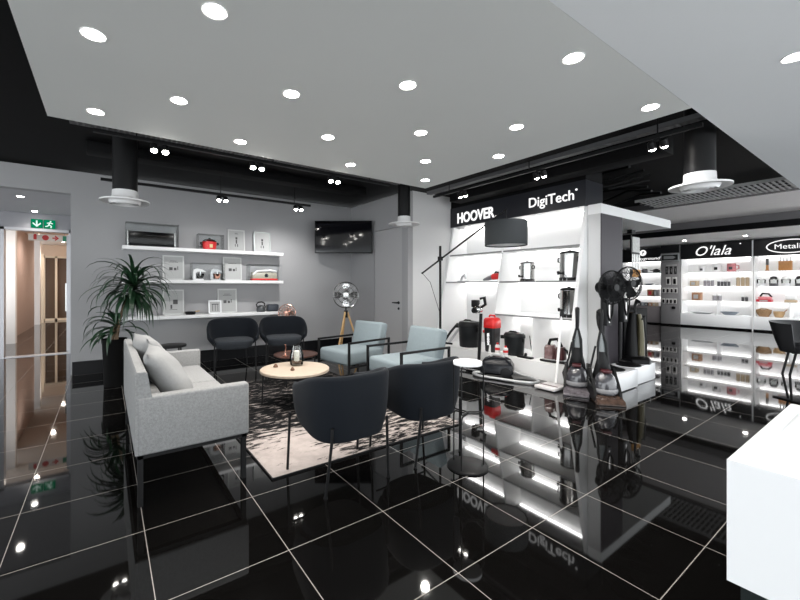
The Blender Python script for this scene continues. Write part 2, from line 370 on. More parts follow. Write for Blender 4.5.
struct(B().box(9.7, 9.85, .6, 6.6, 3.0, 3.12).obj('trim_8', grey_dark), 'grey edge of the pale ceiling strip', 'trim')

# ------------------------------------------------------------ downlights
rows = [(3.89, (-.07, 1.11, 2.41, 3.61)), (3.29, (.47, 1.78, 3.06)), (2.70, (-.06, 1.15, 2.45, 3.61)), (2.11, (.47, 1.79, 3.08)), (1.265, (2.44, 3.63)), (.47, (3.58,))]
def make_down(x, y, z, label, group, power, r=.052, warm=(1, .95, .88), spread=140):
    t = thing('ceiling_downlight', label, 'downlight', (x, y, z), 0, group)
    B().lathe([(r, -.001), (r+.012, -.006), (r+.014, -.001)], 20, cap=False).obj('trim_ring', white_paint, t)
    B().lathe([(r, -.004), (r, -.001)], 20).obj('lens', lens, t)
    lamp('SPOT', 'downlight_beam', (0, 0, -.03), power, warm, .05, spread, .8, parent=t)
    return t
for i, (y, xs) in enumerate(rows):
    for j, x in enumerate(xs):
        if y < .5: lab = 'round downlight in the pale ceiling panel at the upper right picture edge'
        else: lab = 'round downlight in the lowered ceiling, %s row from the back, %s from the left' % (ORD[i], ORD[j])
        make_down(x, y, 2.8, lab, 'round downlights in the lowered ceiling', DOWN)
for y, lab in ((7.98, 'small round downlight in the lobby ceiling, nearer one'), (9.44, 'small round downlight in the lobby ceiling, just above the exit sign')):
    make_down(-1.1, y, 2.745, lab, 'lobby downlights', 12, .04)
for y, lab in ((4.2, 'small soffit spotlight above the white script sign'), (2.85, 'small soffit spotlight between the script sign and the oval sign'), (1.2, 'small soffit spotlight beyond the oval sign')):
    make_down(14.6, y, 2.73, lab, 'soffit spotlights above the far shelves', 80, .05, (1, .98, .96), 150)
for y, lab in ((11.0, 'warm downlight in the corridor ceiling just behind the doorway'), (14.2, 'warm downlight half way down the corridor'), (17.4, 'warm downlight at the far end of the corridor')):
    make_down(-1.25, y, 2.9, lab, 'corridor downlights', 60, .05, (1, .86, .74), 160)

# ------------------------------------------------------------ lighting tracks with twin spots
def track(p0, p1, z, label, lamps, where, target_off, power, ax, mul=(1, 1, 1)):
    p0 = Vector((*p0, z)); p1 = Vector((*p1, z)); dv = (p1-p0).normalized(); n = Vector((-dv.y, dv.x, 0))
    t = thing('lighting_track', label, 'track', p0)
    L_ = (p1-p0).length; a = math.atan2(dv.y, dv.x); rot = Matrix.Rotation(a, 4, 'Z')
    B().box(0, L_, -.018, .018, -.0, .035, mtx=rot).obj('rail', black_metal, t)
    for k in range(3):
        s = L_*(.1+.4*k); q = dv*s
        B().cyl(q.x, q.y, .035, 3.13-z, .006).obj('hanger', black_metal, t)
    for k, s in enumerate(lamps):
        c = p0 + dv*s + Vector((0, 0, 0))
        h = thing('twin_spotlight', where[k], 'spotlight', c, a, 'twin spotlights on the tracks')
        B().box(-.03, .03, -.015, .015, -.025, 0).obj('adapter', black_metal, h)
        for sx in (-.05, .05):
            hm = Matrix.Translation((sx, 0, -.012)) @ Matrix.Rotation(R(-24 if ax == 'x' else -24), 4, 'X')
            hd = B().lathe([(.012, 0), (.034, -.012), (.036, -.075), (.033, -.08)], 16, hm).obj('lamp_head', black_metal, h)
            B().lathe([(.002, -.098), (.016, -.094), (.027, -.086), (.03, -.078)], 16, hm).obj('lens', lens, hd)
        lamp('SPOT', 'track_beam', c+Vector((0, 0, -.14)), power*mul[k], (1, .98, .97), .04, 120, .9, target=c+Vector(target_off))
    return t
track((-.1, 4.42), (3.4, 4.42), 2.80, 'black lighting track close behind the back edge of the lowered ceiling', (.55, 1.55, 2.57),
      ['bright twin spotlight on the middle track, leftmost', 'bright twin spotlight on the middle track, second from the left', 'bright twin spotlight on the middle track, rightmost by the television'], (0, -.5, -1.7), TRK*.7, 'x')
track((-.06, 6.2), (3.0, 6.2), 2.755, 'black lighting track hanging in front of the grey wall above the shelves', (.22, 1.55, 2.82),
      ['twin spotlight on the wall track behind the round duct', 'twin spotlight on the wall track above the photo frames', 'twin spotlight on the wall track at its right end'], (0, .75, -1.5), TRK*.38, 'x', (.18, .9, 2.3))
track((4.46, 1.15), (4.46, 4.6), 2.80, 'black lighting track beside the right edge of the lowered ceiling', (.35, 1.59, 2.85),
      ['twin spotlight on the right track beside the big round duct', 'twin spotlight on the right track above the second lit sign', 'twin spotlight on the right track above the first lit sign'], (.9, .2, -1.7), TRK*.25, 'y')
def tray(x0, x1, y0, y1, z, label, pitch=.05, axis='y', m=None):
    b = B(); b.box(x0, x0+.012, y0, y1, z, z+.05); b.box(x1-.012, x1, y0, y1, z, z+.05)
    if axis == 'x': b = B(); b.box(x0, x1, y0, y0+.012, z, z+.05); b.box(x0, x1, y1-.012, y1, z, z+.05)
    lo, hi = (y0, y1) if axis == 'y' else (x0, x1)
    n = int((hi-lo)/pitch)
    for i in range(n):
        a = lo+i*pitch
        if axis == 'y': b.box(x0, x1, a, a+pitch*.42, z, z+.008)
        else: b.box(a, a+pitch*.42, y0, y1, z, z+.008)
    m2 = 4
    for k in range(1, m2):
        if axis == 'y': c = x0+(x1-x0)*k/m2; b.box(c-.008, c+.008, y0, y1, z, z+.008)
        else: c = y0+(y1-y0)*k/m2; b.box(x0, x1, c-.008, c+.008, z, z+.008)
    o = b.obj('cable_tray', m or mat('galvanised_tray', (.16, .16, .165), .5, metal=.3), smooth=False)
    return tag(o, label, 'cable tray')
tray(4.58, 4.62+.06, 1.1, 4.9, 2.93, 'perforated metal cable tray beside the right lighting track')
tray(-.3, 3.9, 4.62, 4.85, 2.98, 'perforated metal cable tray between the two back lighting tracks', axis='x')
tray(8.7, 9.65, -1.0, 3.3, 3.0, 'wide perforated grille before the pale ceiling strip', pitch=.07, m=mat('pale_grille', (.42, .42, .42), .5))
for x0, x1, y0, y1, z0, lab in ((-.2, 3.9, 5.75, 6.0, 3.0, 'black air duct running behind the back lighting tracks'), (5.25, 5.55, 1.7, 5.0, 2.9, 'black beam in front of the lit shelf bay bulkhead')):
    tag(B().box(x0, x1, y0, y1, z0, 3.125, .01).obj('service_duct', black_paint), lab, 'duct')
b = B()
rnd = random.Random(3)
for k in range(7):
    x = 5.9+.35*k; pts = [(x+.3*math.sin(q*1.3+k), 2.3+.45*q+.05*k, 2.98+.08*math.sin(q*2.1+k)) for q in range(7)]
    b.tube(pts, .02, 6)
tag(b.obj('cable_bundle', black_plastic), 'tangle of black cables in the ceiling above the white canopy', 'cables')
# round duct diffusers
def diffuser(x, y, z, r, rd, label):
    t = thing('duct_diffuser', label, 'air duct', (x, y, z), 0, 'round ceiling ducts')
    B().cyl(0, 0, .12, 3.125-z, rd).obj('duct', black_metal, t)
    B().lathe([(rd*1.02, .13), (rd*1.05, .06), (rd*1.25, .03), (r, .012), (r, -.004), (r*.95, -.006), (rd*1.3, .01), (rd*1.2, .0)], 40, cap=False).obj('flange', mat('diffuser_white', (.72, .72, .72), .45), t)
    co_ = B()
    for q in (1.15, .85, .55): co_.lathe([(rd*q, -.03), (rd*q+.02, .01), (rd*q, .01), (rd*(q-.03), -.028)], 40, cap=False)
    co_.lathe([(rd*1.2, .012), (.001, .012)], 40, cap=False)
    co_.obj('cone_rings', mat('diffuser_white', (.72, .72, .72), .45), t)
diffuser(.19, 5.44, 2.36, .26, .13, 'black round duct with white diffuser above the potted plant')
diffuser(4.2, 5.05, 2.40, .265, .105, 'black round duct with white diffuser in front of the grey door')
diffuser(4.83, 1.27, 2.33, .245, .122, 'big black round duct with white diffuser nearest the camera on the right')
# ------------------------------------------------------------ lounge
sofa_fab = mat('light_grey_weave', (.235, .237, .237), .9, spec=.15, vary=(75, .32), bump=(260, .35))
cush_fab = mat('pale_grey_cushion_fabric', (.24, .243, .243), .9, spec=.15, vary=(60, .08), bump=(14, .25))
navy = mat('dark_slate_upholstery', (.0050, .0070, .0105), .85, spec=.2, vary=(50, .15), bump=(240, .25), sheen=.03)
navy_seat = mat('slate_seat_upholstery', (.034, .039, .046), .85, spec=.2, vary=(50, .15), bump=(240, .25), sheen=.05)
teal = mat('pale_teal_upholstery', (.185, .222, .238), .9, spec=.15, vary=(40, .08), bump=(220, .3))
birch = wood_mat('pale_birch', (.37, .30, .235), (.44, .37, .295))
tripod_wood = wood_mat('honey_oak', (.55, .33, .14), (.68, .44, .2))

o = B().box(0, 1.92, 0, 2.75, .0, .012, .002).obj('area_rug', rug_mat()); o.location = (.965, 2.59, .001)
B().box(-.008, 1.928, -.008, 2.758, 0, .0115).obj('binding', black_plastic, o)
tag(o, 'pale and black distressed rug under the coffee table and chairs', 'rug')

# sofa
t = thing('sofa', 'light grey two seat sofa on a black metal frame at the edge of the rug', 'sofa', (.49, 3.59, 0))
B().box(-.335, .335, -.885, .885, .32, .41, .015).obj('seat_base', sofa_fab, t)
b = B().prism([(-.345, .325), (-.345, .815), (-.335, .83), (-.292, .83), (-.28, .82), (-.20, .36), (-.20, .325)], -.884, .884, 'y'); b.obj('backrest', sofa_fab, t)
for s in (-1, 1): B().box(-.335, .345, s*.845-.045, s*.845+.045, .32, .675, .016, 3).obj('armrest', sofa_fab, t)
B().box(-.235, .335, -.79, -.003, .41, .52, .03, 3).obj('seat_cushion', sofa_fab, t)
B().box(-.235, .335, .003, .79, .41, .52, .03, 3).obj('seat_cushion', sofa_fab, t)
for s in (-1, 1):
    for q in (-1, 1): B().box(q*.315-.015, q*.315+.015, s*.845-.02, s*.845+.02, 0, .30).obj('leg', black_metal, t)
b = B()
for s in (-1, 1): b.box(-.335, .335, s*.845-.02, s*.845+.02, .293, .322)
for q in (-1, 1): b.box(q*.315-.015, q*.315+.015, -.865, .865, .293, .32)
b.obj('frame', black_metal, t)
def cushion(w_, h_, th, seed):
    b = B(); n = 14; rr = random.Random(seed); fr = []
    def P(i, j, s):
        u = -1+2*i/n; v = -1+2*j/n
        e = (1-abs(u)**2.6)*(1-abs(v)**2.6)
        k = 1-.07*(abs(u*v)**.8)*0 - .05*(1-abs(u*v))*(abs(u)**4+abs(v)**4)
        z = th/2*max(0, e)**.48*(1+.10*math.sin(5*u+3*v+seed)*math.cos(4*v-seed))
        return Vector((u*w_/2*k, s*z, v*h_/2*k))
    tb = bmesh.new()
    g = {}
    for s in (1, -1):
        for i in range(n+1):
            for j in range(n+1):
                ed = i in (0, n) or j in (0, n)
                if ed and s == -1: g[(s, i, j)] = g[(1, i, j)]
                else: g[(s, i, j)] = tb.verts.new(P(i, j, s))
        for i in range(n):
            for j in range(n):
                try: tb.faces.new((g[(s, i, j)], g[(s, i+1, j)], g[(s, i+1, j+1)], g[(s, i, j+1)]))
                except ValueError: pass
    bmesh.ops.recalc_face_normals(tb, faces=tb.faces[:]); b._add(tb)
    return b
for i, (x, y, z, a, tl, lab) in enumerate(((.385, 3.19, .69, 84, -33, 'wrinkled pale grey cushion on the sofa, nearest the camera'), (.345, 3.83, .70, 97, -24, 'pale grey cushion at the far end of the sofa back'))):
    o = cushion(.52, .50, .20, i*3+1).obj('throw_cushion', cush_fab, ang=2.5); o.location = (x, y, z); o.rotation_euler = (R(tl), 0, R(a)); tag(o, lab, 'cushion', 'sofa cushions')

# tub chairs (front is +Y)
def tub_chair(label, ex=3.0, hw=.318, drop=.115, low=.87, grp='dark tub chairs'):
    t = thing('tub_chair', label, 'chair', group=grp)
    n = 36; path = []
    a0 = -38
    for i in range(n+1):
        a = R(a0+(180-2*a0)*i/n); c, s = math.cos(a), math.sin(a)
        r = 1/((abs(c)**ex+abs(s)**ex)**(1/ex))
        path.append((hw*r*c, -.31*r*s))
    def prof(p):
        q = (p[1]+.30)/.52; q = max(0, min(1, q)); q = q*q*(3-2*q)
        return .775-drop*q**1.3, .335+.06*q
    rings = []
    def ring_at(p, nx, ny):
        top, bot = prof(p); th = .042
        def pt(sc, off, z): return (p[0]*sc-nx*off, p[1]*sc-ny*off, z)
        zm = (top+bot)/2
        return [pt(low, 0, bot), pt(.945-(.87-low)*.5, 0, bot+(zm-bot)*.5), pt(.98, 0, zm), pt(1.0, 0, top-.03), pt(1.0, .008, top-.007), pt(1.0, .02, top), pt(1.0, .034, top-.007), pt(1.0, th, top-.03), pt(.97, th, zm), pt(.92, th, bot+(zm-bot)*.5), pt(low-.04, th, bot)]
    for i, p in enumerate(path):
        a = path[max(0, i-1)]; c = path[min(n, i+1)]; tx, ty = c[0]-a[0], c[1]-a[1]; l = math.hypot(tx, ty); nx, ny = ty/l, -tx/l
        if nx*p[0]+ny*p[1] < 0: nx, ny = -nx, -ny
        rings.append(ring_at(p, nx, ny))
    B().loft(rings, True).obj('shell', navy, t, ang=1.2)
    out = []
    for i in range(28):
        a = 2*math.pi*i/28; c, s = math.cos(a), math.sin(a); r = 1/((abs(c)**3.2+abs(s)**3.2)**(1/3.2)); out.append((r*c, r*s))
    seat = []
    for sc, z in ((.84, .335), (.90, .36), (.97, .41), (1.0, .44), (.98, .46), (.90, .472), (.5, .478)):
        seat.append([((hw-.056)*low/.87*x*sc, (.262*y*sc)+.01, z) for x, y in out])
    B().loft(seat, True).obj('seat', navy_seat, t, ang=1.2)
    for sx, sy, tx, ty, zt in ((-.305, .245, -.29, .205, .44), (.305, .245, .29, .205, .44), (-.25, -.245, -.21, -.262, .45), (.25, -.245, .21, -.262, .45)):
        k = 1.04
        B().tube([(sx, sy, .005), (tx*k, ty*k, zt-.07), (tx*k, ty*k, zt)], .010, 8).cyl(sx, sy, 0, .012, .014, n=10).obj('leg', black_metal, t)
    B().tube([(-.28, .19, .345), (.28, .19, .345)], .008, 6).obj('leg_rail', black_metal, t)
    return t
tc1 = tub_chair('dark slate tub chair seen from behind, nearest the camera, left of its twin'); tc1.location = (1.405, 2.41, 0)
tc = [tc1, dup(tc1, (2.14, 2.405, 0), R(2), 'dark slate tub chair seen from behind beside the small black side table'),
      ]
bc = tub_chair('dark slate barrel chair facing the camera under the shelves, left of the pair', 2.25, .40, .27, .76, 'dark barrel chairs')
bc.location = (1.72, 6.40, 0); bc.rotation_euler = (0, 0, R(172)); bc.scale = (1.02, 1.06, 1.04)
dup(bc, (2.53, 6.28, 0), R(165), 'dark slate barrel chair facing the camera in front of the copper fan')
# two of the near chairs' front legs stand on the rug pile
# armchairs (front is +Y)
def armchair(label):
    t = thing('armchair', label, 'armchair', group='pale teal armchairs')
    for s in (-1, 1):
        x = s*.325; b = B(); q = .0125
        b.box(x-q, x+q, .355, .38, .0, .62); b.box(x-q, x+q, -.38, -.355, .0, .62); b.box(x-q, x+q, -.38, .38, .60, .625); b.box(x-q, x+q, -.38, .38, .0, .022)
        b.obj('side_frame', black_metal, t)
    B().box(-.325, .325, .20, .225, .285, .31).box(-.325, .325, -.26, -.235, .285, .31).box(-.335, -.312, -.30, .36, .285, .31).box(.312, .335, -.30, .36, .285, .31).obj('seat_rail', black_metal, t)
    B().box(-.305, .305, -.28, .38, .31, .50, .045, 4).obj('seat', teal, t)
    m = Matrix.Translation((0, -.235, .40)) @ Matrix.Rotation(R(14), 4, 'X')
    B().box(-.285, .285, -.075, .075, -.03, .44, .04, 4, mtx=m).obj('backrest', teal, t)
    return t
a1 = armchair('pale teal armchair with black frame, in front of the tripod fan'); a1.location = (2.88, 4.56, .013); a1.rotation_euler = (0, 0, R(99))
a2 = dup(a1, (3.03, 3.57, 0), R(90), 'pale teal armchair with black frame, behind the two near tub chairs')
a1.location.z = 0.0
a1['label'] = 'pale teal armchair with black frame, in front of the tripod fan'
# coffee table
t = thing('coffee_table', 'round pale birch coffee table on thin black legs in the middle of the rug', 'coffee table', (1.775, 4.064, .013))
B().lathe([(.375, .372), (.387, .378), (.387, .40), (.380, .407)], 64).obj('table_top', birch, t)
for a in (150, 30, -90):
    c, s = math.cos(R(a)), math.sin(R(a)); B().tube([(.37*c, .37*s, 0), (.355*c, .355*s, .372)], .009).obj('leg', black_metal, t)
B().tube([(.355*math.cos(2*math.pi*i/40), .355*math.sin(2*math.pi*i/40), .362) for i in range(40)], .008, 6, True).obj('ring_frame', black_metal, t)
t = thing('side_table', 'low round table with dark copper top behind the birch coffee table', 'side table', (2.17, 4.94, .013))
B().lathe([(.29, .385), (.30, .39), (.30, .40), (.285, .402), (.28, .396)], 48).obj('table_top', mat('dark_copper', (.16, .07, .05), .35, metal=.8), t)
for a in (100, -20, 220):
    c, s = math.cos(R(a)), math.sin(R(a)); B().tube([(.27*c, .27*s, 0), (.26*c, .26*s, .386)], .009).obj('leg', black_metal, t)
B().tube([(.26*math.cos(2*math.pi*i/36), .26*math.sin(2*math.pi*i/36), .38) for i in range(36)], .007, 6, True).obj('ring_frame', black_metal, t)
zt = .013+.407
t = thing('hurricane_lamp', 'clear glass hurricane vase with a white candle on the birch coffee table', 'candle lamp', (1.855, 4.20, zt))
B().lathe([(.05, .001), (.075, .012), (.085, .06), (.078, .13), (.058, .20), (.052, .235), (.049, .235), (.055, .20), (.075, .13), (.082, .06), (.072, .016), (.001, .006)], 32, cap=False).obj('glass_vase', clear, t)
B().lathe([(.032, .05), (.032, .165), (.026, .17), (.003, .165)], 24).obj('candle', mat('candle_wax', (.85, .83, .78), .5), t)
rr = random.Random(8); b = B()
for k in range(46):
    a = rr.uniform(0, 6.28); q = .058*math.sqrt(rr.random()); b.ball((q*math.cos(a), q*math.sin(a), .022+rr.uniform(0, .032)), .012, .009, .008, 8)
o = b.obj('potpourri', mat('brown_potpourri', (.22, .12, .08), .8, vary=(60, .5)), t); o['kind'] = 'stuff'
t = thing('candlestick', 'slim copper candlestick on the dark copper table', 'candlestick', (1.98, 4.85, .013+.402))
B().lathe([(.05, 0), (.05, .006), (.012, .02), (.007, .05), (.007, .13), (.014, .14), (.014, .155), (.008, .15)], 20).obj('stem', copper, t)
for x, y, lab, r in ((1.606, 4.225, 'small brown pine cone on the left side of the coffee table', .03), (1.70, 3.96, 'small brown pine cone on the near side of the coffee table', .026)):
    b = B()
    for k in range(5):
        for q in range(8):
            a = q*.785+k*.4; rad = r*(.95-.13*k); b.ball((rad*.6*math.cos(a), rad*.6*math.sin(a), .010+.006*k), rad*.42, rad*.42, .008, 8)
    o = b.obj('pine_cone', mat('pine_cone_brown', (.12, .06, .035), .8)); o.location = (x, y, zt-.001); tag(o, lab, 'pine cone', 'pine cones on the coffee table')
# tall wire side table by the near chair
t = thing('wire_side_table', 'tall thin wire side table with white top beside the near tub chair', 'side table', (2.25, 1.955, 0))
t.location = (2.245, 1.955, 0)
B().lathe([(.15, 0), (.15, .010), (.146, .013)], 40).obj('base_plate', black_metal, t)
B().lathe([(.10, .765), (.106, .768), (.106, .79), (.102, .793)], 40).obj('table_top', white_gloss, t)
for k, a in enumerate((-34, 100, 200)):
    c, s = math.cos(R(a)), math.sin(R(a)); r = .120
    up = [(.095*c, .095*s, .766), (r*c*.95, r*s*.95, .755), (r*c, r*s, .73), (r*c, r*s, .44), (r*c*.96, r*s*.96, .42), (r*c*.85, r*s*.85, .41), (0, 0, .41)]
    lo = [(0, 0, .395), (r*c*.85, r*s*.85, .395), (r*c*.96, r*s*.96, .385), (r*c, r*s, .365), (r*c, r*s, .01)]
    B().tube(up, .0055, 8).tube(lo, .0055, 8).tube([(0, 0, .41), (0, 0, .395)], .0055, 6).obj('wire_leg', black_metal, t)
# black side table past the sofa
t = thing('stool_table', 'small round black side table past the far end of the sofa', 'side table', (.70, 5.45, 0))
B().lathe([(.16, .575), (.165, .58), (.165, .60), (.16, .603)], 32).obj('table_top', black_metal, t)
for a in (45, 135, 225, 315): c, s = math.cos(R(a)), math.sin(R(a)); B().tube([(.17*c, .17*s, 0), (.12*c, .12*s, .578)], .01).obj('leg', black_metal, t)
# arc floor lamp
t = thing('floor_lamp', 'black cantilever floor lamp with a dark drum shade in front of the lit shelves', 'floor lamp', (4.32, 4.31, 0))
B().lathe([(.19, 0), (.19, .02), (.18, .028), (.02, .03)], 40).obj('base', black_metal, t)
B().tube([(0, 0, .02), (0, 0, 1.975)], .019, 12).obj('pole', black_metal, t)
dv = Vector((4.75-4.32, 3.41-4.31, 0)); tip = dv + Vector((0, 0, 2.46)); back = -dv*.30 + Vector((0, 0, 1.555))
B().tube([back, tip], .014, 10).ball(back, .018).obj('boom', black_metal, t)
B().box(-.03, .03, -.03, .03, 1.745, 1.81, .006).obj('swivel_joint', black_metal, t)
B().tube([back, back*.55+Vector((0, 0, .55)), (0.02, 0.02, .90)], .004, 6).obj('tension_cord', black_metal, t)
sc_ = dv*.985
sh = B().lathe([(.285, 1.93), (.29, 1.93), (.292, 2.27), (.286, 2.27), (.28, 1.935)], 56, Matrix.Translation((sc_.x, sc_.y, 0)), cap=False).obj('lamp_shade', mat('charcoal_shade_fabric', (.022, .026, .029), .85, bump=(200, .3)), t)
B().lathe([(.275, 1.945), (.275, 1.95)], 48, Matrix.Translation((sc_.x, sc_.y, 0))).obj('diffuser', mat('opal_diffuser', (.62, .63, .64), .6), sh)
B().tube([(sc_.x, sc_.y, 2.26), (sc_.x, sc_.y, 2.44)], .008, 8).tube([(sc_.x-.285, sc_.y, 2.26), (sc_.x+.285, sc_.y, 2.26)], .005, 6).tube([(sc_.x, sc_.y-.285, 2.26), (sc_.x, sc_.y+.285, 2.26)], .005, 6).obj('shade_carrier', black_metal, t)

# potted dracaena
t = thing('potted_dracaena', 'tall dracaena plant with drooping leaves in a black pot', 'plant', (.10, 6.26, 0))
B().lathe([(.125, 0), (.145, .62), (.148, .635), (.138, .635), (.132, .58), (.001, .58)], 36, cap=False).lathe([(.125, 0), (.001, .001)], 36, cap=False).obj('pot', mat('pot_black', (.003, .003, .003), .6, spec=.06), t)
B().lathe([(.134, .575), (.134, .59), (.02, .60)], 24).obj('soil', mat('dark_soil', (.03, .022, .016), .95, bump=(40, .6)), t)
B().tube([(.01, 0, .58), (.05, -.01, .9), (.14, -.03, 1.15), (.205, -.05, 1.34)], .026, 10, r2=.018).tube([(-.03, .02, .58), (-.02, .0, .72), (.02, -.02, .86)], .022, 10, r2=.016).obj('trunk', mat('cane_bark', (.17, .12, .075), .85, vary=(30, .3)), t)
leafm = mat('dracaena_leaf', (.014, .042, .019), .35, vary=(5, .45))
def leaves(b, c, n, lmin, lmax, e0, e1, rr, bias=None):
    for k in range(n):
        az = k*2.39996+rr.uniform(-.3, .3); el = R(e0+(e1-e0)*(k/n)**.8+rr.uniform(-8, 8)); L_ = rr.uniform(lmin, lmax)*(1.0 if el > 0 else .85)
        if bias and math.cos(az-bias[0]) < bias[1] and k % 2: az = bias[0]+rr.uniform(-.9, .9)
        p = Vector(c)+Vector((0, 0, -.14*k/n)); pts = [p.copy()]; e = el; m = 9; dr = R(rr.uniform(9, 17))*(1.1 if el > R(20) else .8)
        for q in range(m):
            p = p+Vector((math.cos(az)*math.cos(e), math.sin(az)*math.cos(e), math.sin(e)))*L_/m; pts.append(p.copy()); e = max(R(-86), e-dr*(.5+q*.16))
        side = Vector((-math.sin(az), math.cos(az), 0)); tw = rr.uniform(-.5, .5); tb = bmesh.new(); rows_ = []
        for q, p in enumerate(pts):
            f = q/m; w_ = .027*min(1, .45+f*3)*(1-f**2.2)+.0008
            nn = (pts[min(m, q+1)]-pts[max(0, q-1)]).normalized().cross(side); sd = side*math.cos(tw*f)+nn*math.sin(tw*f)
            rows_.append([tb.verts.new(p-sd*w_+nn*w_*.25), tb.verts.new(p), tb.verts.new(p+sd*w_+nn*w_*.25)])
        for a_, b_ in zip(rows_, rows_[1:]):
            for i in (0, 1): tb.faces.new((a_[i], a_[i+1], b_[i+1], b_[i]))
        b._add(tb)
rr = random.Random(21); b = B()
leaves(b, (.215, -.05, 1.375), 125, .48, .74, 86, -36, rr)
leaves(b, (.02, -.02, .84), 34, .36, .60, 70, -10, rr, (3.3, .2))
b.obj('foliage', leafm, t, ang=3)

# television
t = thing('television', 'black flat television on a bracket across the corner above the tripod fan', 'television', (3.99, 6.72, 2.34), R(-34.4))
B().box(-.58, .58, -.022, .022, -.33, .33, .006).obj('casing', black_plastic, t)
B().box(-.565, .565, -.0245, -.0215, -.31, .315).obj('screen', mat('tv_screen', (.004, .004, .006), .06, spec=.8), t)
m = Matrix.Rotation(R(34.4), 4, 'Z')
B().box(-.14, .14, .022, .045, -.12, .12).box(-.03, .03, .04, .53, -.03, .03).box(-.12, .12, .51, .53, -.12, .12).obj('wall_bracket', black_metal, t)

# tripod fan
def fan_head(name, c, r, axis_rz, m_cage, m_blade, parent, tilt=0, nb=4, wires=28, depth=.10):
    mx = Matrix.Translation(c) @ Matrix.Rotation(axis_rz, 4, 'Z') @ Matrix.Rotation(R(tilt), 4, 'X') @ Matrix.Rotation(R(90), 4, 'X')
    b = B(); q = r*.012+.0008
    for rr_, zz in ((r, 0), (r*.985, .02), (r*.66, depth*.42), (r*.33, depth*.5), (r*.985, -.02), (r*.66, -depth*.42)):
        b.tube([(rr_*math.cos(2*math.pi*i/36), rr_*math.sin(2*math.pi*i/36), zz) for i in range(36)], q*(2.2 if rr_ == r else 1), 5, True, mx)
    for k in range(wires):
        a = 2*math.pi*k/wires; c_, s_ = math.cos(a), math.sin(a); 
        for sg in (1, -1): b.tube([(r*c_, r*s_, 0), (r*.985*c_, r*.985*s_, sg*.02), (r*.66*c_, r*.66*s_, sg*depth*.42), (r*.18*c_, r*.18*s_, sg*depth*.52)], q*.7, 4, False, mx)
    b.lathe([(r*.2, depth*.5), (r*.2, depth*.55), (r*.02, depth*.57)], 20, mx)
    cg = b.obj('fan_cage', m_cage, parent)
    b = B()
    for k in range(nb):
        a = 2*math.pi*k/nb; tb = bmesh.new(); rows_ = []
        for i in range(6):
            f = i/5; rr_ = r*(.16+.72*f); wd = .22+.32*math.sin(math.pi*min(1, f*.75+.1))
            rows_.append([tb.verts.new((rr_*math.cos(a+wd*(j/4-.5)*1.5), rr_*math.sin(a+wd*(j/4-.5)*1.5), (j/4-.5)*.05)) for j in range(5)])
        for p_, q_ in zip(rows_, rows_[1:]):
            for j in range(4): tb.faces.new((p_[j], p_[j+1], q_[j+1], q_[j]))
        bmesh.ops.solidify(tb, geom=tb.faces[:], thickness=.003); b._add(tb, mx)
    b.lathe([(r*.18, -.04), (r*.18, .02), (r*.1, .035)], 16, mx)
    b.obj('fan_blades', m_blade, parent)
    B().lathe([(r*.25, -depth*.5-.005), (r*.33, -depth*.6), (r*.33, -depth*1.5), (r*.2, -depth*1.7)], 20, mx).obj('motor', m_cage, parent)
t = thing('tripod_fan', 'steel fan on a honey coloured wooden tripod in the corner below the television', 'fan', (3.93, 6.52, 0))
fan_head('fan', (0, 0, 1.165), .255, R(-30), steel, chrome, t)
for a in (205, 335, 80): c, s = math.cos(R(a)), math.sin(R(a)); B().tube([(.30*c, .30*s, .004), (.03*c, .03*s, .83)], .016, 8, r2=.02).obj('tripod_leg', tripod_wood, t)
B().cyl(0, 0, .72, .86, .038).cyl(0, 0, .86, .93, .014).obj('tripod_head', black_metal, t)
t = thing('copper_fan', 'rose copper pedestal fan behind the right tub chair by the end of the shelves', 'fan', (2.86, 6.92, 0))
fan_head('fan', (0, 0, .83), .165, R(-35), copper, mat('fan_blade_grey', (.4, .36, .34), .3, metal=.8), t, nb=4, wires=20, depth=.09)
B().lathe([(.14, 0), (.14, .015), (.02, .03)], 28).obj('base', copper, t); B().cyl(0, .07, .01, .80, .012).obj('pole', copper, t)
# ------------------------------------------------------------ wall shelves
for i, (z0, z1, lab) in enumerate(((1.93, 1.985, 'white floating wall shelf, topmost'), (1.393, 1.447, 'white floating wall shelf, middle one'), (.80, .855, 'white floating wall shelf, lowest one'))):
    o = B().box(.21, 2.84, 7.05, 7.299, z0, z1, .003).obj('floating_shelf', white_paint); tag(o, lab, 'shelf', 'floating shelves')
ZT, ZM, ZL = 1.986, 1.448, .856
ink = mat('print_ink', (.06, .06, .06), .6); paper = mat('paper_white', (.40, .405, .40), .6); frame_w = mat('frame_white', (.56, .57, .56), .4); frame_s = mat('frame_silver', (.34, .37, .36), .4, metal=.2)
def photo_frame(x, z, w_, h_, m, lab, art, y=7.235):
    t = thing('picture_frame', lab, 'picture frame', (x, y, z), 0, 'picture frames on the shelves')
    mx = Matrix.Translation((0, .012, 0)) @ Matrix.Rotation(R(-5), 4, 'X')
    f = .022; b = B()
    b.box(-w_/2, w_/2, -.012, .004, 0, f, mtx=mx); b.box(-w_/2, w_/2, -.012, .004, h_-f, h_, mtx=mx); b.box(-w_/2, -w_/2+f, -.012, .004, 0, h_, mtx=mx); b.box(w_/2-f, w_/2, -.012, .004, 0, h_, mtx=mx)
    b.obj('frame', m, t)
    pr_ = B().box(-w_/2+f, w_/2-f, -.004, .002, f, h_-f, mtx=mx).obj('print', paper, t)
    b = B(); q = -.0055
    for s in art: b.box(s[0]*w_, s[1]*w_, q, q+.0015, s[2]*h_, s[3]*h_, mtx=mx)
    b.obj('printed_drawing', ink, pr_)
figure = ((-.04, .04, .36, .54), (-.09, -.05, .22, .34), (.04, .09, .22, .34), (-.05, .06, .56, .66), (-.1, .1, .80, .815), (-.08, .08, .84, .855))
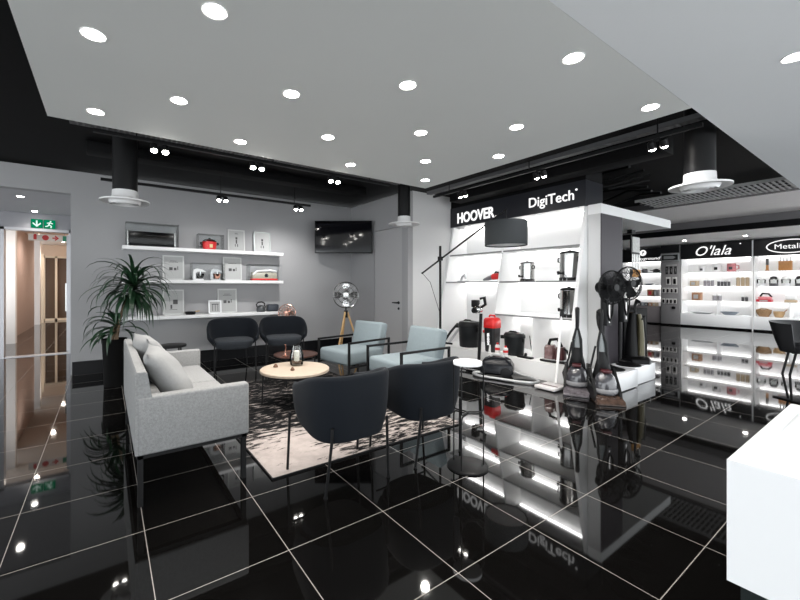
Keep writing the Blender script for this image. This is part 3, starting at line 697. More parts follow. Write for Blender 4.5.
pots = ((-.2, -.04, .4, .52), (.02, .14, .4, .5), (.18, .22, .42, .56), (-.22, .22, .72, .735), (-.15, .15, .77, .785))
machine = ((-.02, .2, .42, .60), (-.14, -.06, .24, .40), (-.18, .18, .20, .215))
photo_frame(2.002, ZT, .31, .405, frame_w, 'white framed print with a dark figure, left of the two on the top shelf', figure)
photo_frame(2.49, ZT, .33, .40, frame_s, 'silver framed print at the right end of the top shelf', figure[:4])
photo_frame(.95, ZM, .33, .42, frame_w, 'white framed print at the left of the middle shelf behind the plant tips', pots)
photo_frame(1.93, ZM, .335, .43, frame_w, 'white framed print with faint lettering in the centre of the middle shelf', pots[:3]+pots[3:4])
photo_frame(.95, ZL, .33, .43, frame_w, 'white framed print with a dark appliance at the left of the bottom shelf', machine)
photo_frame(1.84, ZL, .345, .44, frame_w, 'tall white framed print in the centre of the bottom shelf', pots, 7.24)
photo_frame(1.598, ZL, .22, .235, white_gloss, 'small thick white frame before the tall print on the bottom shelf', ((-.2, -.16, .2, .7), (.0, .04, .2, .7), (.2, .24, .2, .7), (-.25, .28, .68, .74)), 7.13)
# oven under a clear cover
t = thing('tabletop_oven', 'black glass fronted tabletop oven at the left end of the top shelf', 'oven', (.62, 7.17, ZT))
B().box(-.345, .335, -.095, .10, .012, .235, .012).obj('body', black_gloss, t)
dr = B().box(-.32, .31, -.104, -.096, .03, .20, .006).obj('oven_door', mat('oven_glass', (.006, .006, .006), .25, spec=.3), t)
B().tube([(-.25, -.100, .175), (-.25, -.112, .175), (.24, -.112, .175), (.24, -.100, .175)], .004).obj('door_handle', chrome, dr)
B().box(.318, .337, -.10, -.094, .014, .233).obj('trim', steel, t)
B().box(-.347, -.332, -.10, -.094, .014, .233).obj('trim', steel, t)
b = B()
for s in (-1, 1):
    for q in (-1, 1): b.cyl(s*.3, q*.07, 0, .014, .014, n=10)
b.obj('foot', black_plastic, t)
t = thing('display_cover', 'clear acrylic cover over the black oven on the top shelf', 'display cover', (.63, 7.175, ZT))
b = B(); X, Y, H_ = .375, .12, .37
b.box(-X, X, -Y, -Y+.004, 0, H_); b.box(-X, X, Y-.004, Y, 0, H_); b.box(-X, -X+.004, -Y, Y, 0, H_); b.box(X-.004, X, -Y, Y, 0, H_); b.box(-X, X, -Y, Y, H_, H_+.004); b.obj('cover', acrylic, t)
# red pot
t = thing('red_casserole', 'red casserole pot with a glass lid on the top shelf', 'pot', (1.51, 7.17, ZT))
B().lathe([(.095, 0), (.11, .012), (.118, .12), (.12, .135), (.112, .135), (.105, .02), (.001, .012)], 36, cap=False).obj('pot_body', red_plastic, t)
B().tube([(-.115, 0, .09), (-.155, 0, .1), (-.155, 0, .12), (-.115, 0, .12)], .009).tube([(.115, 0, .09), (.155, 0, .1), (.155, 0, .12), (.115, 0, .12)], .009).obj('handle', black_plastic, t)
B().lathe([(.12, .136), (.12, .145), (.09, .175), (.01, .195)], 36).obj('lid', clear, t)
B().lathe([(.01, .185), (.01, .19), (.02, .195), (.018, .205)], 16).obj('lid_knob', black_plastic, t)
mixcov = []
def cover(x, z, X, H_, lab, Y=.122):
    t = thing('display_cover', lab, 'display cover', (x, 7.173, z))
    b = B(); b.box(-X, X, -Y, -Y+.004, 0, H_); b.box(-X, X, Y-.004, Y, 0, H_); b.box(-X, -X+.004, -Y, Y, 0, H_); b.box(X-.004, X, -Y, Y, 0, H_); b.box(-X, X, -Y, Y, H_, H_+.004); b.obj('cover', acrylic, t)
cover(1.52, ZT, .21, .26, 'clear acrylic cover over the red casserole on the top shelf', .124)
cover(1.48, ZM, .27, .29, 'clear acrylic cover over the two stand mixers on the middle shelf')
B().box(-.02, .03, -.121, -.117, .03, .09).obj('badge', mat('pale_yellow_badge', (.6, .5, .25), .5), t)
# stand mixers
def mixer(x, z, m_body, m_bowl, lab, s=1.0):
    t = thing('stand_mixer', lab, 'mixer', (x, 7.17, z), 0, 'stand mixers')
    B().box(-.10*s, .09*s, -.05, .05, 0, .025, .01).obj('base', m_body, t)
    B().loft([[(xx*s, yy, zz*s) for xx, yy in ((-.10, -.03), (-.055, -.035), (-.055, .035), (-.10, .03))] for zz in (.02, .15)]).obj('column', m_body, t)
    hd = [(-.10, .15), (-.09, .20), (-.03, .225), (.06, .21), (.12, .17), (.125, .155), (.06, .165), (-.02, .165), (-.05, .14)]
    B().prism([(a*s, c*s) for a, c in hd], -.035, .035, 'y').obj('head', m_body, t)
    B().lathe([(.03*s, .026), (.055*s, .05), (.07*s, .11), (.072*s, .115), (.066*s, .11), (.05*s, .055), (.001, .04)], 24, Matrix.Translation((.03*s, 0, 0)), cap=False).obj('bowl', m_bowl, t)
    B().cyl(.035*s, 0, .09*s, .165*s, .008).obj('beater', chrome, t)
mixer(1.33, ZM, white_plastic, clear, 'white stand mixer with a glass bowl on the middle shelf', .9)
mixer(1.61, ZM, silver, copper, 'silver stand mixer with a copper bowl left of the centre print', .9)
# clear case with appliance
t = thing('food_slicer', 'white and red food slicer inside the clear case on the middle shelf', 'appliance', (2.50, 7.17, ZM+.008))
B().box(-.25, .24, -.08, .08, 0, .03, .01).obj('base', red_plastic, t)
B().loft([[(xx, yy*k, zz) for xx, yy in ((-.24, -.07), (.23, -.07), (.23, .07), (-.24, .07))] for zz, k in ((.03, 1), (.12, .8), (.15, .5))]).obj('body', mat('slicer_olive_grey', (.28, .26, .2), .4), t)
B().tube([(-.24, -.05, .10), (-.15, -.05, .17), (.1, -.05, .19), (.24, -.05, .165)], .018).obj('lever', white_plastic, t)
B().lathe([(.06, -.01), (.06, .0)], 24, Matrix.Translation((.02, -.066, .085)) @ Matrix.Rotation(R(90), 4, 'X') @ Matrix.Scale(.6, 4)).obj('blade', dark_plastic, t)
t = thing('display_cover', 'clear acrylic case on the right of the middle shelf', 'display cover', (2.50, 7.17, ZM))
b = B(); X, Y, H_ = .315, .115, .30
b.box(-X, X, -Y, -Y+.004, 0, H_); b.box(-X, X, Y-.004, Y, 0, H_); b.box(-X, -X+.004, -Y, Y, 0, H_); b.box(X-.004, X, -Y, Y, 0, H_); b.box(-X, X, -Y, Y, H_, H_+.004); b.box(-X, X, -Y, Y, 0, .006); b.obj('cover', acrylic, t)
# bottom shelf items
t = thing('storage_jar', 'white jar behind the plant leaves on the bottom shelf', 'jar', (.46, 7.17, ZL))
B().lathe([(.055, 0), (.065, .01), (.065, .15), (.05, .17)], 24).obj('jar_body', white_plastic, t); B().lathe([(.052, .17), (.052, .195), (.015, .2), (.015, .215)], 24).obj('lid', steel, t)
t = thing('waffle_iron', 'low dark grill pan between two prints on the bottom shelf', 'grill pan', (1.20, 7.16, ZL))
B().lathe([(.07, 0), (.08, .01), (.085, .05), (.078, .05), (.07, .015), (.001, .012)], 24, cap=False).obj('pan', black_plastic, t); B().tube([(.08, 0, .045), (.14, -.03, .06)], .009).obj('handle', tripod_wood, t)
t = thing('kettle', 'dark kettle with a round handle near the right end of the bottom shelf', 'kettle', (2.43, 7.16, ZL))
B().lathe([(.075, 0), (.085, .02), (.08, .075), (.05, .115), (.02, .125)], 28).obj('kettle_body', mat('kettle_grey', (.09, .095, .10), .3, metal=.6), t)
B().tube([(-.07, 0, .09), (-.085, 0, .14), (-.05, 0, .18), (.02, 0, .185), (.07, 0, .16), (.075, 0, .10)], .011).obj('handle', black_plastic, t); B().tube([(.07, 0, .07), (.115, 0, .115)], .014, r2=.008).obj('spout', steel, t)
t = thing('toaster', 'dark blue grey toaster at the right end of the bottom shelf', 'toaster', (2.66, 7.165, ZL))
B().box(-.11, .11, -.07, .07, .008, .135, .03, 4).obj('toaster_body', mat('toaster_blue_grey', (.028, .035, .048), .35), t); B().box(-.08, .08, -.035, -.015, .134, .137).box(-.08, .08, .015, .035, .134, .137).obj('slot', black_plastic, t)
B().box(-.09, .09, -.05, .05, 0, .01).obj('foot', black_plastic, t); B().box(-.118, -.108, -.02, .02, .08, .095).obj('lever', steel, t)

# ------------------------------------------------------------ lit display bay (front faces -X)
edge_shade_grey = mat('edge_shade_grey', (.22, .22, .22), .5)  # shade of the unlit shelf fronts, put into the colour
bay_white = mat('bay_white_laminate', (.82, .82, .82), .45, vary=(2, .01))
t = thing('display_unit', 'white backlit shelf bay with black sign fascia', 'display unit', (5.6, 4.05, 0))
ox, oy = 5.6, 4.05
def lx(z): return 5.69-.47*max(0, (2.5-z))/2.25        # leaning front edge
B().box(5.17-ox, 6.1-ox, 2.76-oy, 5.345-oy, .0, .25).obj('plinth', bay_white, t)
B().box(6.06-ox, 6.10-ox, 2.76-oy, 5.345-oy, .25, 2.86).obj('back_panel', bay_white, t)
for y0, y1, nm in ((2.75, 2.80, 'side_panel'), (5.30, 5.345, 'side_panel'), (4.075, 4.105, 'divider')):
    x1 = 6.14 if y0 == 2.75 else 6.06
    B().prism([(lx(.25)-ox, .25), (x1-ox, .25), (x1-ox, 2.5), (lx(2.5)-ox, 2.5)], y0-oy, y1-oy, 'y').obj(nm, bay_white, t)
B().box(6.10-ox, 6.14-ox, 2.75-oy, 2.80-oy, 0, .25).box(5.17-ox, 6.1-ox, 2.75-oy, 2.76-oy, 0, .25).obj('side_panel', bay_white, t)
def bshelf(y0, y1, z):
    s = B().box(lx(z)+.004-ox, 6.06-ox, y0-oy, y1-oy, z-.022, z, .002).obj('shelf', bay_white, t)
    B().box(lx(z)-.002-ox, lx(z)+.006-ox, y0-oy, y1-oy, z-.024, z+.002).obj('front_edge', edge_shade_grey, s)
    strip(y0, y1, z-.024, s)
def strip(y0, y1, z, par):
    x = 5.985
    l = B().box(x-ox, x+.05-ox, y0+.03-oy, y1-.03-oy, z-.008, z).obj('led_strip', led, par)
for z in (1.945, 1.425):
    bshelf(4.105, 5.30, z); bshelf(2.80, 4.075, z)
bshelf(2.80, 4.075, .885)
B().box(lx(.6)+.02-ox, 6.06-ox, 3.36-oy, 3.385-oy, .25, .863).obj('divider', bay_white, t)
hd = B().box(5.64-ox, 5.70-ox, 2.75-oy, 5.345-oy, 2.495, 2.87).box(5.70-ox, 6.1-ox, 2.75-oy, 5.345-oy, 2.495, 2.52).obj('sign_fascia', mat('sign_black', (.012, .013, .018), .3), t)
text('lettering', 'HOOVER', .86, .20, face_mx(5.638-ox, 4.73-oy, 2.655), signwhite, hd, bold=.03)
b = B(); b.lathe([(.014, 0), (.014, .006)], 14, Matrix.Translation((5.638-ox, 4.27-oy, 2.57)) @ Matrix.Rotation(R(-90), 4, 'Y')); b.obj('trademark_dot', signwhite, hd)
text('lettering', 'DigiTech', .72, .20, face_mx(5.638-ox, 3.275-oy, 2.66), signwhite, hd, bold=.008)
b = B(); b.lathe([(.016, 0), (.016, .006)], 14, Matrix.Translation((5.638-ox, 2.88-oy, 2.75)) @ Matrix.Rotation(R(-90), 4, 'Y')); b.obj('trademark_dot', signwhite, hd)
B().box(5.70-ox, 6.14-ox, 2.75-oy, 2.765-oy, 2.501, 2.87).obj('end_cap', mat('sign_black', (.012, .013, .018), .3), hd)
strip(2.80, 4.075, 2.49, hd); strip(4.105, 5.30, 2.49, hd)

# white canopy and dark wall panel to the right of the bay
o = B().box(6.15, 8.25, 2.57, 4.9, 2.367, 2.505).box(5.69, 6.149, 2.57, 2.745, 2.367, 2.505).obj('canopy', bay_white); tag(o, 'thick white canopy slab sticking out to the right of the lit shelf bay', 'canopy')
t = thing('end_pillar', 'white and dark mauve end pillar behind the two black fans', 'pillar', (5.69, 2.57, 0))
B().box(0, .65, .008, .174, 0, 2.366).obj('pillar_body', mat('pillar_pale', (.55, .55, .55), .5, vary=(2, .02)), t); B().box(.004, .655, -.004, .008, .0, 2.366).obj('side_cladding', mauve_dark, t)
o = B().box(6.86, 7.25, 2.95, 3.3, 0, 2.366).obj('column', black_paint); tag(o, 'black column under the white canopy', 'column')
o = B().box(8.3, 9.36, 3.32, 4.2, 0, .88, .004).obj('display_counter', black_paint); tag(o, 'black display counter beyond the upright vacuum cleaner', 'counter')
t = thing('hanging_rack', 'utensil rack with orange handled brushes hanging under the white canopy', 'rack', (7.9, 3.05, 2.366))
B().box(-.08, .08, -.04, .04, -.07, 0).obj('ceiling_mount', black_metal, t); B().tube([(0, 0, -.05), (0, 0, -.40)], .012).obj('rod', black_metal, t)
B().box(-.03, .34, -.01, .01, -.46, -.40).box(-.03, -.01, -.01, .01, -.46, -.1).obj('frame', black_metal, t)
B().box(.03, .33, -.012, .012, -.40, -.12).obj('poster_panel', mat('pale_poster', (.5, .5, .48), .5, vary=(30, .4)), t)
for k in range(5): B().tube([(.0+.07*k, -.02, -.44), (.0+.07*k, -.02, -.72)], .012).obj('brush_handle', steel, t); B().tube([(.0+.07*k, -.02, -.72), (.0+.07*k, -.02, -.86)], .022, r2=.03).obj('brush_head', mat('orange_brush', (.55, .28, .08), .6), t)

# podiums
for x0, x1, lab in ((5.12, 5.872, 'white podium carrying the nearer black fan'), (5.878, 6.59, 'white podium carrying the upright vacuum cleaner')):
    y1 = 2.55
    o = B().box(x0, x1, 2.19 if x0 < 5.5 else 2.235, y1, .012, .24, .003).box(x0+.02, x1-.02, 2.25, y1-.02, 0, .012).obj('podium', white_gloss); tag(o, lab, 'podium', 'white podiums')

# tall pedestal fans
def ped_fan(x, y, z0, zc, r, az, lab):
    t = thing('pedestal_fan', lab, 'fan', (x, y, z0), 0, 'black pedestal fans')
    fan_head('fan', (0, 0, zc-z0), r, az, black_plastic, dark_plastic, t, nb=5, wires=30, depth=.13)
    B().lathe([(.15, 0), (.15, .012), (.09, .03), (.03, .05)], 32).obj('base', black_plastic, t)
    B().tube([(0, .11, .03), (0, .11, zc-z0)], .022, 12).tube([(0, .0, .03), (0, .11, .05)], .03).obj('pole', black_plastic, t)
    cb = B().box(-.07, .07, .03, .10, .42*(zc-z0)+.12, .42*(zc-z0)+.46, .012).obj('control_panel', dark_plastic, t)
    B().box(-.012, .012, .026, .031, .42*(zc-z0)+.16, .42*(zc-z0)+.40).obj('display', signwhite, cb)
    B().tube([(-.1, .03, zc-z0-.16), (-.06, .02, zc-z0-.36), (0, .03, zc-z0-.45), (.07, .02, zc-z0-.36), (.11, .03, zc-z0-.14)], .011).obj('power_cord', black_plastic, t)
ped_fan(5.57, 2.38, .24, 1.33, .225, R(-16), 'black pedestal fan on the podium, nearer of the two')
ped_fan(6.05, 2.37, .24, 1.385, .235, R(-18), 'black pedestal fan on the podium, further right one')
# upright vacuum
t = thing('upright_vacuum', 'black and olive gold upright vacuum cleaner on the right podium', 'vacuum cleaner', (6.38, 2.40, .24), R(-50))
B().loft([[(x*.15, y_*.17, z) for x, y_ in ((-1, -.6), (-.7, -1), (.7, -1), (1, -.6), (1, .8), (-1, .8))] for z in (.0, .06)] + [[(x*.13, y_*.10-.0, z) for x, y_ in ((-1, -.6), (-.7, -1), (.7, -1), (1, -.6), (1, .8), (-1, .8))] for z in (.09,)]).obj('floor_head', black_plastic, t)
B().tube([(-.03, .05, .07), (-.03, .065, .45), (-.03, .03, .72)], .105, 16, r2=.05).obj('body', black_plastic, t)
B().tube([(.05, -.02, .10), (.06, .0, .35), (.05, .0, .60), (.03, .0, .70)], .05, 16, r2=.03).obj('dust_canister', mat('olive_gold_plastic', (.075, .066, .035), .3, metal=.4), t)
B().tube([(0, .03, .70), (0, .05, .82), (.02, .03, .90), (.03, -.03, .88)], .018).obj('handle', black_plastic, t)
B().tube([(.08, .03, .15), (.13, .05, .4), (.10, .04, .66), (.05, -.03, .62)], .018).obj('hose', dark_plastic, t)

# carpet washers (front is -X towards the camera aisle)
clear_grey = mat('grey_tank_plastic', (.045, .045, .052), .12, spec=.7, coat=.5, vary=(22, .8))
def washer(loc, rz, lab, m_foot):
    t = thing('carpet_washer', lab, 'carpet washer', loc, rz, 'upright carpet washers')
    # local: +X is forward (nozzle), handle leans back
    B().loft([[(x0, y_, z) for y_, z in ((-w_, .005), (w_, .005), (w_*.95, h_), (-w_*.95, h_))] for x0, w_, h_ in ((.20, .14, .02), (.17, .15, .045), (.08, .14, .075), (-.05, .14, .10), (-.13, .12, .10))]).obj('nozzle', m_foot, t)
    B().loft([[(-.02+.10*math.cos(a)*k-.05*z, .115*math.sin(a)*k, z) for a in [2*math.pi*i/16 for i in range(16)]] for z, k in ((.09, 1.05), (.14, 1.12), (.22, 1.05), (.29, .85), (.335, .5))]).obj('water_tank', clear_grey, t)
    B().loft([[(cx+.045*math.cos(a)*k, .09*math.sin(a)*k, z) for a in [2*math.pi*i/12 for i in range(12)]] for z, k, cx in ((.06, 1.3, -.16), (.2, 1.25, -.165), (.36, 1.0, -.12), (.46, .75, -.115), (.56, .5, -.13))]).obj('body', black_plastic, t)
    B().loft([[(-.02+.10*math.cos(a)*k-.05*z, .118*math.sin(a)*k, z) for a in [2*math.pi*i/20 for i in range(20)]] for z, k in ((.105, 1.10), (.12, 1.17), (.14, 1.17), (.155, 1.14))]).obj('tank_band', mat('pale_band_plastic', (.24, .24, .25), .3), t)
    B().tube([(-.10, -.055, .42), (-.13, -.045, .66), (-.16, -.01, .80)], .014).obj('handle_tube', dark_plastic, t); B().tube([(-.10, .055, .42), (-.13, .045, .66), (-.16, .01, .80)], .014).obj('handle_tube', dark_plastic, t)
    B().loft([[(-.115-.05*(z-.42)/.38+.014*math.cos(a), .05*k*math.sin(a), z) for a in [2*math.pi*i/10 for i in range(10)]] for z, k in ((.36, 1), (.6, .8), (.78, .3))]).obj('solution_tank', mat('clear_grey_tank', (.10, .115, .12), .15, coat=.4), t)
    B().tube([(-.16, 0, .78), (-.17, 0, .88), (-.15, 0, .98), (-.185, 0, 1.055), (-.25, 0, 1.04), (-.27, 0, .96), (-.235, 0, .87), (-.18, 0, .82)], .022).obj('handle_grip', black_plastic, t)
    for s in (-1, 1): B().lathe([(.055, -.012), (.06, 0), (.055, .012)], 20, Matrix.Translation((-.17, s*.13, .06)) @ Matrix.Rotation(R(90), 4, 'X')).obj('wheel', black_plastic, t)
    for s in (-1, 1): B().loft([[(-.17, s*.10, z0_), (-.17, s*.145, z0_), (x1_, s*.145, z0_), (x1_, s*.118, z0_)] for z0_, x1_ in ((.02, .09), (.12, .06), (.20, .0), (.30, -.09), (.36, -.13))]).obj('fender', black_plastic, t)
    B().box(-.06, .05, -.05, .05, .335, .37, .01).obj('tank_latch', mat('dark_red_plastic', (.055, .008, .01), .35), t)
    B().tube([(.05, -.12, .10), (-.1, -.16, .22), (-.19, -.10, .40), (-.17, -.06, .62)], .012).obj('hose', dark_plastic, t)
foot_mix = mat('washer_foot_grey', (.10, .09, .10), .2, coat=.3, vary=(30, .95)); foot_brown = mat('washer_foot_amber', (.065, .042, .033), .2, coat=.3, vary=(24, .95))
washer((4.90, 2.50, 0), R(205), 'grey and black upright carpet washer, left of the pair in front of the podium', foot_mix)
washer((4.84, 2.13, 0), R(222), 'grey and black upright carpet washer with an amber foot, right of the pair', foot_brown)
# cordless stick with flat white head
t = thing('stick_vacuum', 'slim white stick vacuum with a flat striped head leaning by the washers', 'vacuum cleaner', (4.97, 2.80, 0))
B().box(-.30, .02, -.14, .14, .008, .05, .015).obj('floor_head', mat('white_head_plastic', (.62, .60, .60), .35), t)
B().box(-.20, -.17, -.12, .12, .05, .054).obj('red_stripe', mat('dark_red_plastic', (.055, .008, .01), .35), t)
B().tube([(-.02, 0, .05), (.10, .04, .35), (.30, .10, .92)], .018, 12).obj('stick', white_plastic, t)
B().tube([(.30, .10, .90), (.33, .11, 1.0)], .024, 12).obj('handle_grip', dark_plastic, t)

# ------------------------------------------------------------ goods in the bay
S2, S3, PL = 1.4255, .8855, .2505
def urn(x, y, z, r, h, lab):
    t = thing('water_urn', lab, 'urn', (x, y, z), 0, 'steel water urns')
    B().lathe([(r*1.05, 0), (r*1.05, h*.09), (r, h*.11)], 32).obj('base', black_plastic, t)
    B().lathe([(r, h*.11), (r, h*.84), (r*1.03, h*.85), (r*1.03, h*.87)], 36).obj('urn_body', steel, t)
    ld = B().lathe([(r*1.04, h*.87), (r*1.0, h*.92), (r*.6, h*.955), (r*.2, h*.965)], 32).obj('lid', black_plastic, t)
    B().lathe([(r*.2, h*.965), (r*.16, h*.98), (r*.24, h*1.0)], 16).obj('lid_knob', black_plastic, ld)
    B().tube([(-r*.95, r*.35, h*.24), (-r*1.4, r*.5, h*.24), (-r*1.45, r*.52, h*.2)], r*.11).box(-r*1.5, -r*1.3, r*.40, r*.62, h*.24, h*.31, .003).obj('tap', black_plastic, t)
    for s in (1, -1): B().tube([(-r*.1, s*r*.98, h*.60), (-r*.1, s*r*1.25, h*.62), (-r*.1, s*r*1.25, h*.74), (-r*.1, s*r*.98, h*.76)], r*.07).obj('side_handle', black_plastic, t)
    B().box(-r*1.03, -r*.94, -r*.25, r*.25, h*.0, h*.07).lathe([(r*.12, 0), (r*.12, r*.1)], 16, Matrix.Translation((-r*1.0, -r*.1, h*.16)) @ Matrix.Rotation(R(-90), 4, 'Y')).obj('dial', silver, t)
    B().tube([(.0, -r, .01), (-r*.6, -r*1.15, .008), (-r*1.1, -r*1.25, .008), (-r*1.3, -r*1.0, .008)], .006, 6).obj('power_cord', black_plastic, t)
urn(5.66, 3.68, S2, .105, .33, 'smaller steel water urn on the second shelf of the lit bay')
urn(5.66, 2.99, S2, .135, .46, 'large steel water urn on the second shelf at the right end of the lit bay')
urn(5.66, 3.00, S3, .12, .46, 'steel water urn on the lowest shelf under the large urn')
t = thing('hand_blender', 'small grey hand appliance on the left of the second bay shelf', 'appliance', (5.58, 4.97, S2))
B().box(-.05, .05, -.10, .10, 0, .02, .006).obj('base', silver, t); B().tube([(0, .05, .02), (0, .02, .09), (0, -.05, .13), (0, -.07, .06)], .022).obj('body', silver, t)
t = thing('handheld_vacuum', 'grey and red handheld vacuum on the second bay shelf beside the divider', 'vacuum cleaner', (5.56, 4.27, S2), R(0))
B().loft([[(.05*math.cos(a)*k, yy, .062+.05*math.sin(a)*k+dz) for a in [2*math.pi*i/14 for i in range(14)]] for yy, k, dz in ((-.13, .8, .03), (-.10, 1.1, .03), (0, 1.1, .02))]).obj('motor_body', red_plastic, t)
B().loft([[(.05*math.cos(a)*k, yy, .062+.045*math.sin(a)*k+dz) for a in [2*math.pi*i/14 for i in range(14)]] for yy, k, dz in ((0, 1.05, .02), (.1, .9, -.005), (.2, .45, -.03))]).obj('nozzle', mat('nozzle_grey', (.16, .16, .17), .3), t)
B().tube([(0, -.02, .12), (0, -.06, .165), (0, -.12, .15), (0, -.13, .10)], .014).obj('handle', black_plastic, t)
def drum(x, y, z, r, h, lab):
    t = thing('drum_vacuum', lab, 'vacuum cleaner', (x, y, z), 0, 'black drum vacuums')
    B().lathe([(r*.88, .0), (r*.92, .015), (r*1.0, h*.76)], 36).obj('drum', mat('drum_dark', (.010, .0115, .0125), .4, spec=.25), t)
    B().lathe([(r*1.06, h*.74), (r*1.08, h*.78), (r*1.04, h*.86), (r*.92, h*.94), (r*.5, h*.97), (r*.1, h*.975)], 36).obj('motor_lid', dark_plastic, t)
    B().tube([(-r*.2, r*.6, h*.93), (-r*.2, r*.3, h*1.0), (-r*.2, -r*.3, h*1.0), (-r*.2, -r*.6, h*.93)], .013).obj('carry_handle', black_plastic, t)
    B().tube([(-r*.5, r*.75, h*.75), (-r*.8, r*1.1, h*.75)], .03, 12).obj('hose_port', black_plastic, t)
    for s in (1, -1): B().box(-.02, .02, s*r*1.0-.012, s*r*1.0+.012, h*.58, h*.74, .004).obj('clip', black_plastic, t)
    return t
drum(5.44, 4.70, PL, .185, .48, 'tall black drum vacuum on the bay plinth left of the red topped bin')
drum(5.40, 3.74, PL, .155, .37, 'shorter black drum vacuum on the bay plinth in the middle')
t = thing('vacuum_hose', 'grey hose and tubes leaning beside the tall drum vacuum', 'hose', (5.47, 5.05, PL))
B().tube([(-.12, .06, .02), (.02, .0, .22), (.12, -.10, .40)], .022, 12).obj('tube', silver, t); B().tube([(-.16, .16, .02), (-.03, .10, .22), (.08, .02, .38)], .022, 12).obj('tube', dark_plastic, t)
B().tube([(-.15, -.05, .02), (-.18, .1, .018), (-.1, .2, .018)], .018, 10).obj('hose_end', dark_plastic, t)
t = thing('red_top_vacuum', 'tall black bin vacuum with a red lid and white lettering on the bay plinth', 'vacuum cleaner', (5.34, 4.12, PL))
sq = ((-1, -.75), (-.75, -1), (.75, -1), (1, -.75), (1, .75), (.75, 1), (-.75, 1), (-1, .75))
B().loft([[(x*k, y_*k, z) for x, y_ in sq] for z, k in ((0, .084), (.02, .09), (.40, .104))]).obj('bin', mat('bin_black', (.014, .014, .015), .35), t)
B().loft([[(x*k, y_*k, z) for x, y_ in sq] for z, k in ((.40, .108), (.41, .111), (.53, .111), (.56, .095), (.57, .07))]).obj('red_lid', mat('bright_red_plastic', (.75, .02, .02), .3), t)
B().tube([(0, -.06, .575), (0, -.045, .605), (0, .045, .605), (0, .06, .575)], .013).obj('carry_handle', mat('bright_red_plastic', (.75, .02, .02), .3), t)
m = Matrix(((0, 0, -1, -.104), (-1, 0, 0, 0), (0, 1, 0, .22), (0, 0, 0, 1))) @ Matrix.Rotation(R(90), 4, 'Z')
text('lettering', 'HOOVER', .20, .04, m, signwhite, t, bold=.03)
B().lathe([(.03, 0), (.03, .03)], 20, Matrix.Translation((-.05, .098, .33)) @ Matrix.Rotation(R(-90), 4, 'X')).obj('red_latch', mat('bright_red_plastic', (.75, .02, .02), .3), t)
for y_, x_, h_, lab in ((3.985, 5.30, .165, 'white detergent bottle with red cap beside the red topped bin'), (3.77, 5.215, .15, 'white detergent bottle with red label before the shorter drum vacuum')):
    t = thing('detergent_bottle', lab, 'bottle', (x_, y_, PL), 0, 'detergent bottles')
    B().lathe([(.035, 0), (.038, .01), (.038, h_*.72), (.02, h_*.85)], 20).obj('bottle_body', white_plastic, t); B().lathe([(.018, h_*.85), (.018, h_), (.012, h_*1.02)], 16).obj('cap', red_plastic, t)
    B().lathe([(.0388, h_*.3), (.0388, h_*.55)], 20, cap=False).obj('label_band', red_plastic, t)
b = B().tube([(5.60, 3.60, .55), (5.55, 3.55, .42), (5.45, 3.45, .262), (5.36, 3.42, .258), (5.33, 3.55, .258), (5.36, 3.66, .258)], .007, 8)
tag(b.obj('power_cord', black_plastic), 'black cord lying on the bay plinth right of the shorter drum vacuum', 'cord')
t = thing('crevice_tool', 'black vacuum floor nozzle lying on the bay plinth edge', 'nozzle', (5.27, 3.46, PL)); B().box(-.04, .04, -.12, .12, 0, .03, .01).obj('nozzle', black_plastic, t); B().tube([(0, .0, .02), (.04, .02, .06)], .02).obj('neck', dark_plastic, t)
# spot washer
t = thing('spot_washer', 'red and clear spot carpet cleaner on the right of the bay plinth', 'carpet cleaner', (5.40, 3.06, PL), R(10))
B().loft([[(x*.13*k, y_*.17*k, z) for x, y_ in sq] for z, k in ((0, 1.0), (.025, 1.0), (.04, .9))]).obj('base', silver, t)
B().loft([[(x*.09*k+.0, y_*.07*k+.07, z) for x, y_ in sq] for z, k in ((.04, 1.0), (.20, .95), (.24, .7))]).obj('clean_tank', mat('tank_clear_pink', (.17, .10, .10), .12, coat=.5, vary=(25, .7)), t)
B().loft([[(x*.09*k, y_*.06*k-.07, z) for x, y_ in sq] for z, k in ((.04, 1.0), (.19, .95), (.22, .7))]).obj('dirty_tank', mat('dark_red_plastic', (.055, .008, .01), .35), t)
B().tube([(0, .10, .22), (0, .07, .31), (0, -.03, .33), (0, -.09, .22)], .02).obj('handle', black_plastic, t)
B().tube([(-.12, .17, .02), (-.14, 0, .018), (-.12, -.17, .02), (.05, -.19, .04), (.04, -.15, .16), (-.02, -.12, .20)], .016, 10).obj('hose', black_plastic, t)
# canister vacuum with hose loop on the floor
t = thing('canister_vacuum', 'dark canister vacuum with silver hose on the floor before the bay plinth', 'vacuum cleaner', (4.86, 3.66, 0), R(-60))
B().loft([[(x*k2*.16, y_*k*.13, z) for x, y_ in sq] for z, k, k2 in ((.03, .95, 1.2), (.06, 1.15, 1.45), (.17, 1.15, 1.45), (.25, .95, 1.15), (.285, .6, .75))]).obj('body', mat('canister_blue_black', (.006, .007, .010), .25, spec=.3), t)
B().tube([(-.1, 0, .275), (-.06, 0, .315), (.06, 0, .315), (.1, 0, .275)], .014).obj('carry_handle', silver, t)
for s in (-1, 1): B().lathe([(.06, -.015), (.075, -.01), (.075, .01), (.06, .015)], 24, Matrix.Translation((.14, s*.165, .085)) @ Matrix.Rotation(R(90), 4, 'X')).obj('wheel', dark_plastic, t)
B().ball((-.17, 0, .025), .025).obj('castor', black_plastic, t)
t = thing('hose', 'silver grey vacuum hose looping over the floor beside the canister vacuum', 'hose', (0, 0, 0))
pts = [(4.72, 3.75, .05), (4.62, 3.9, .03), (4.55, 3.75, .025), (4.62, 3.5, .025), (4.70, 3.25, .025), (4.80, 3.06, .025), (4.95, 3.05, .025), (5.05, 3.2, .025), (5.06, 3.4, .04), (5.02, 3.55, .08)]
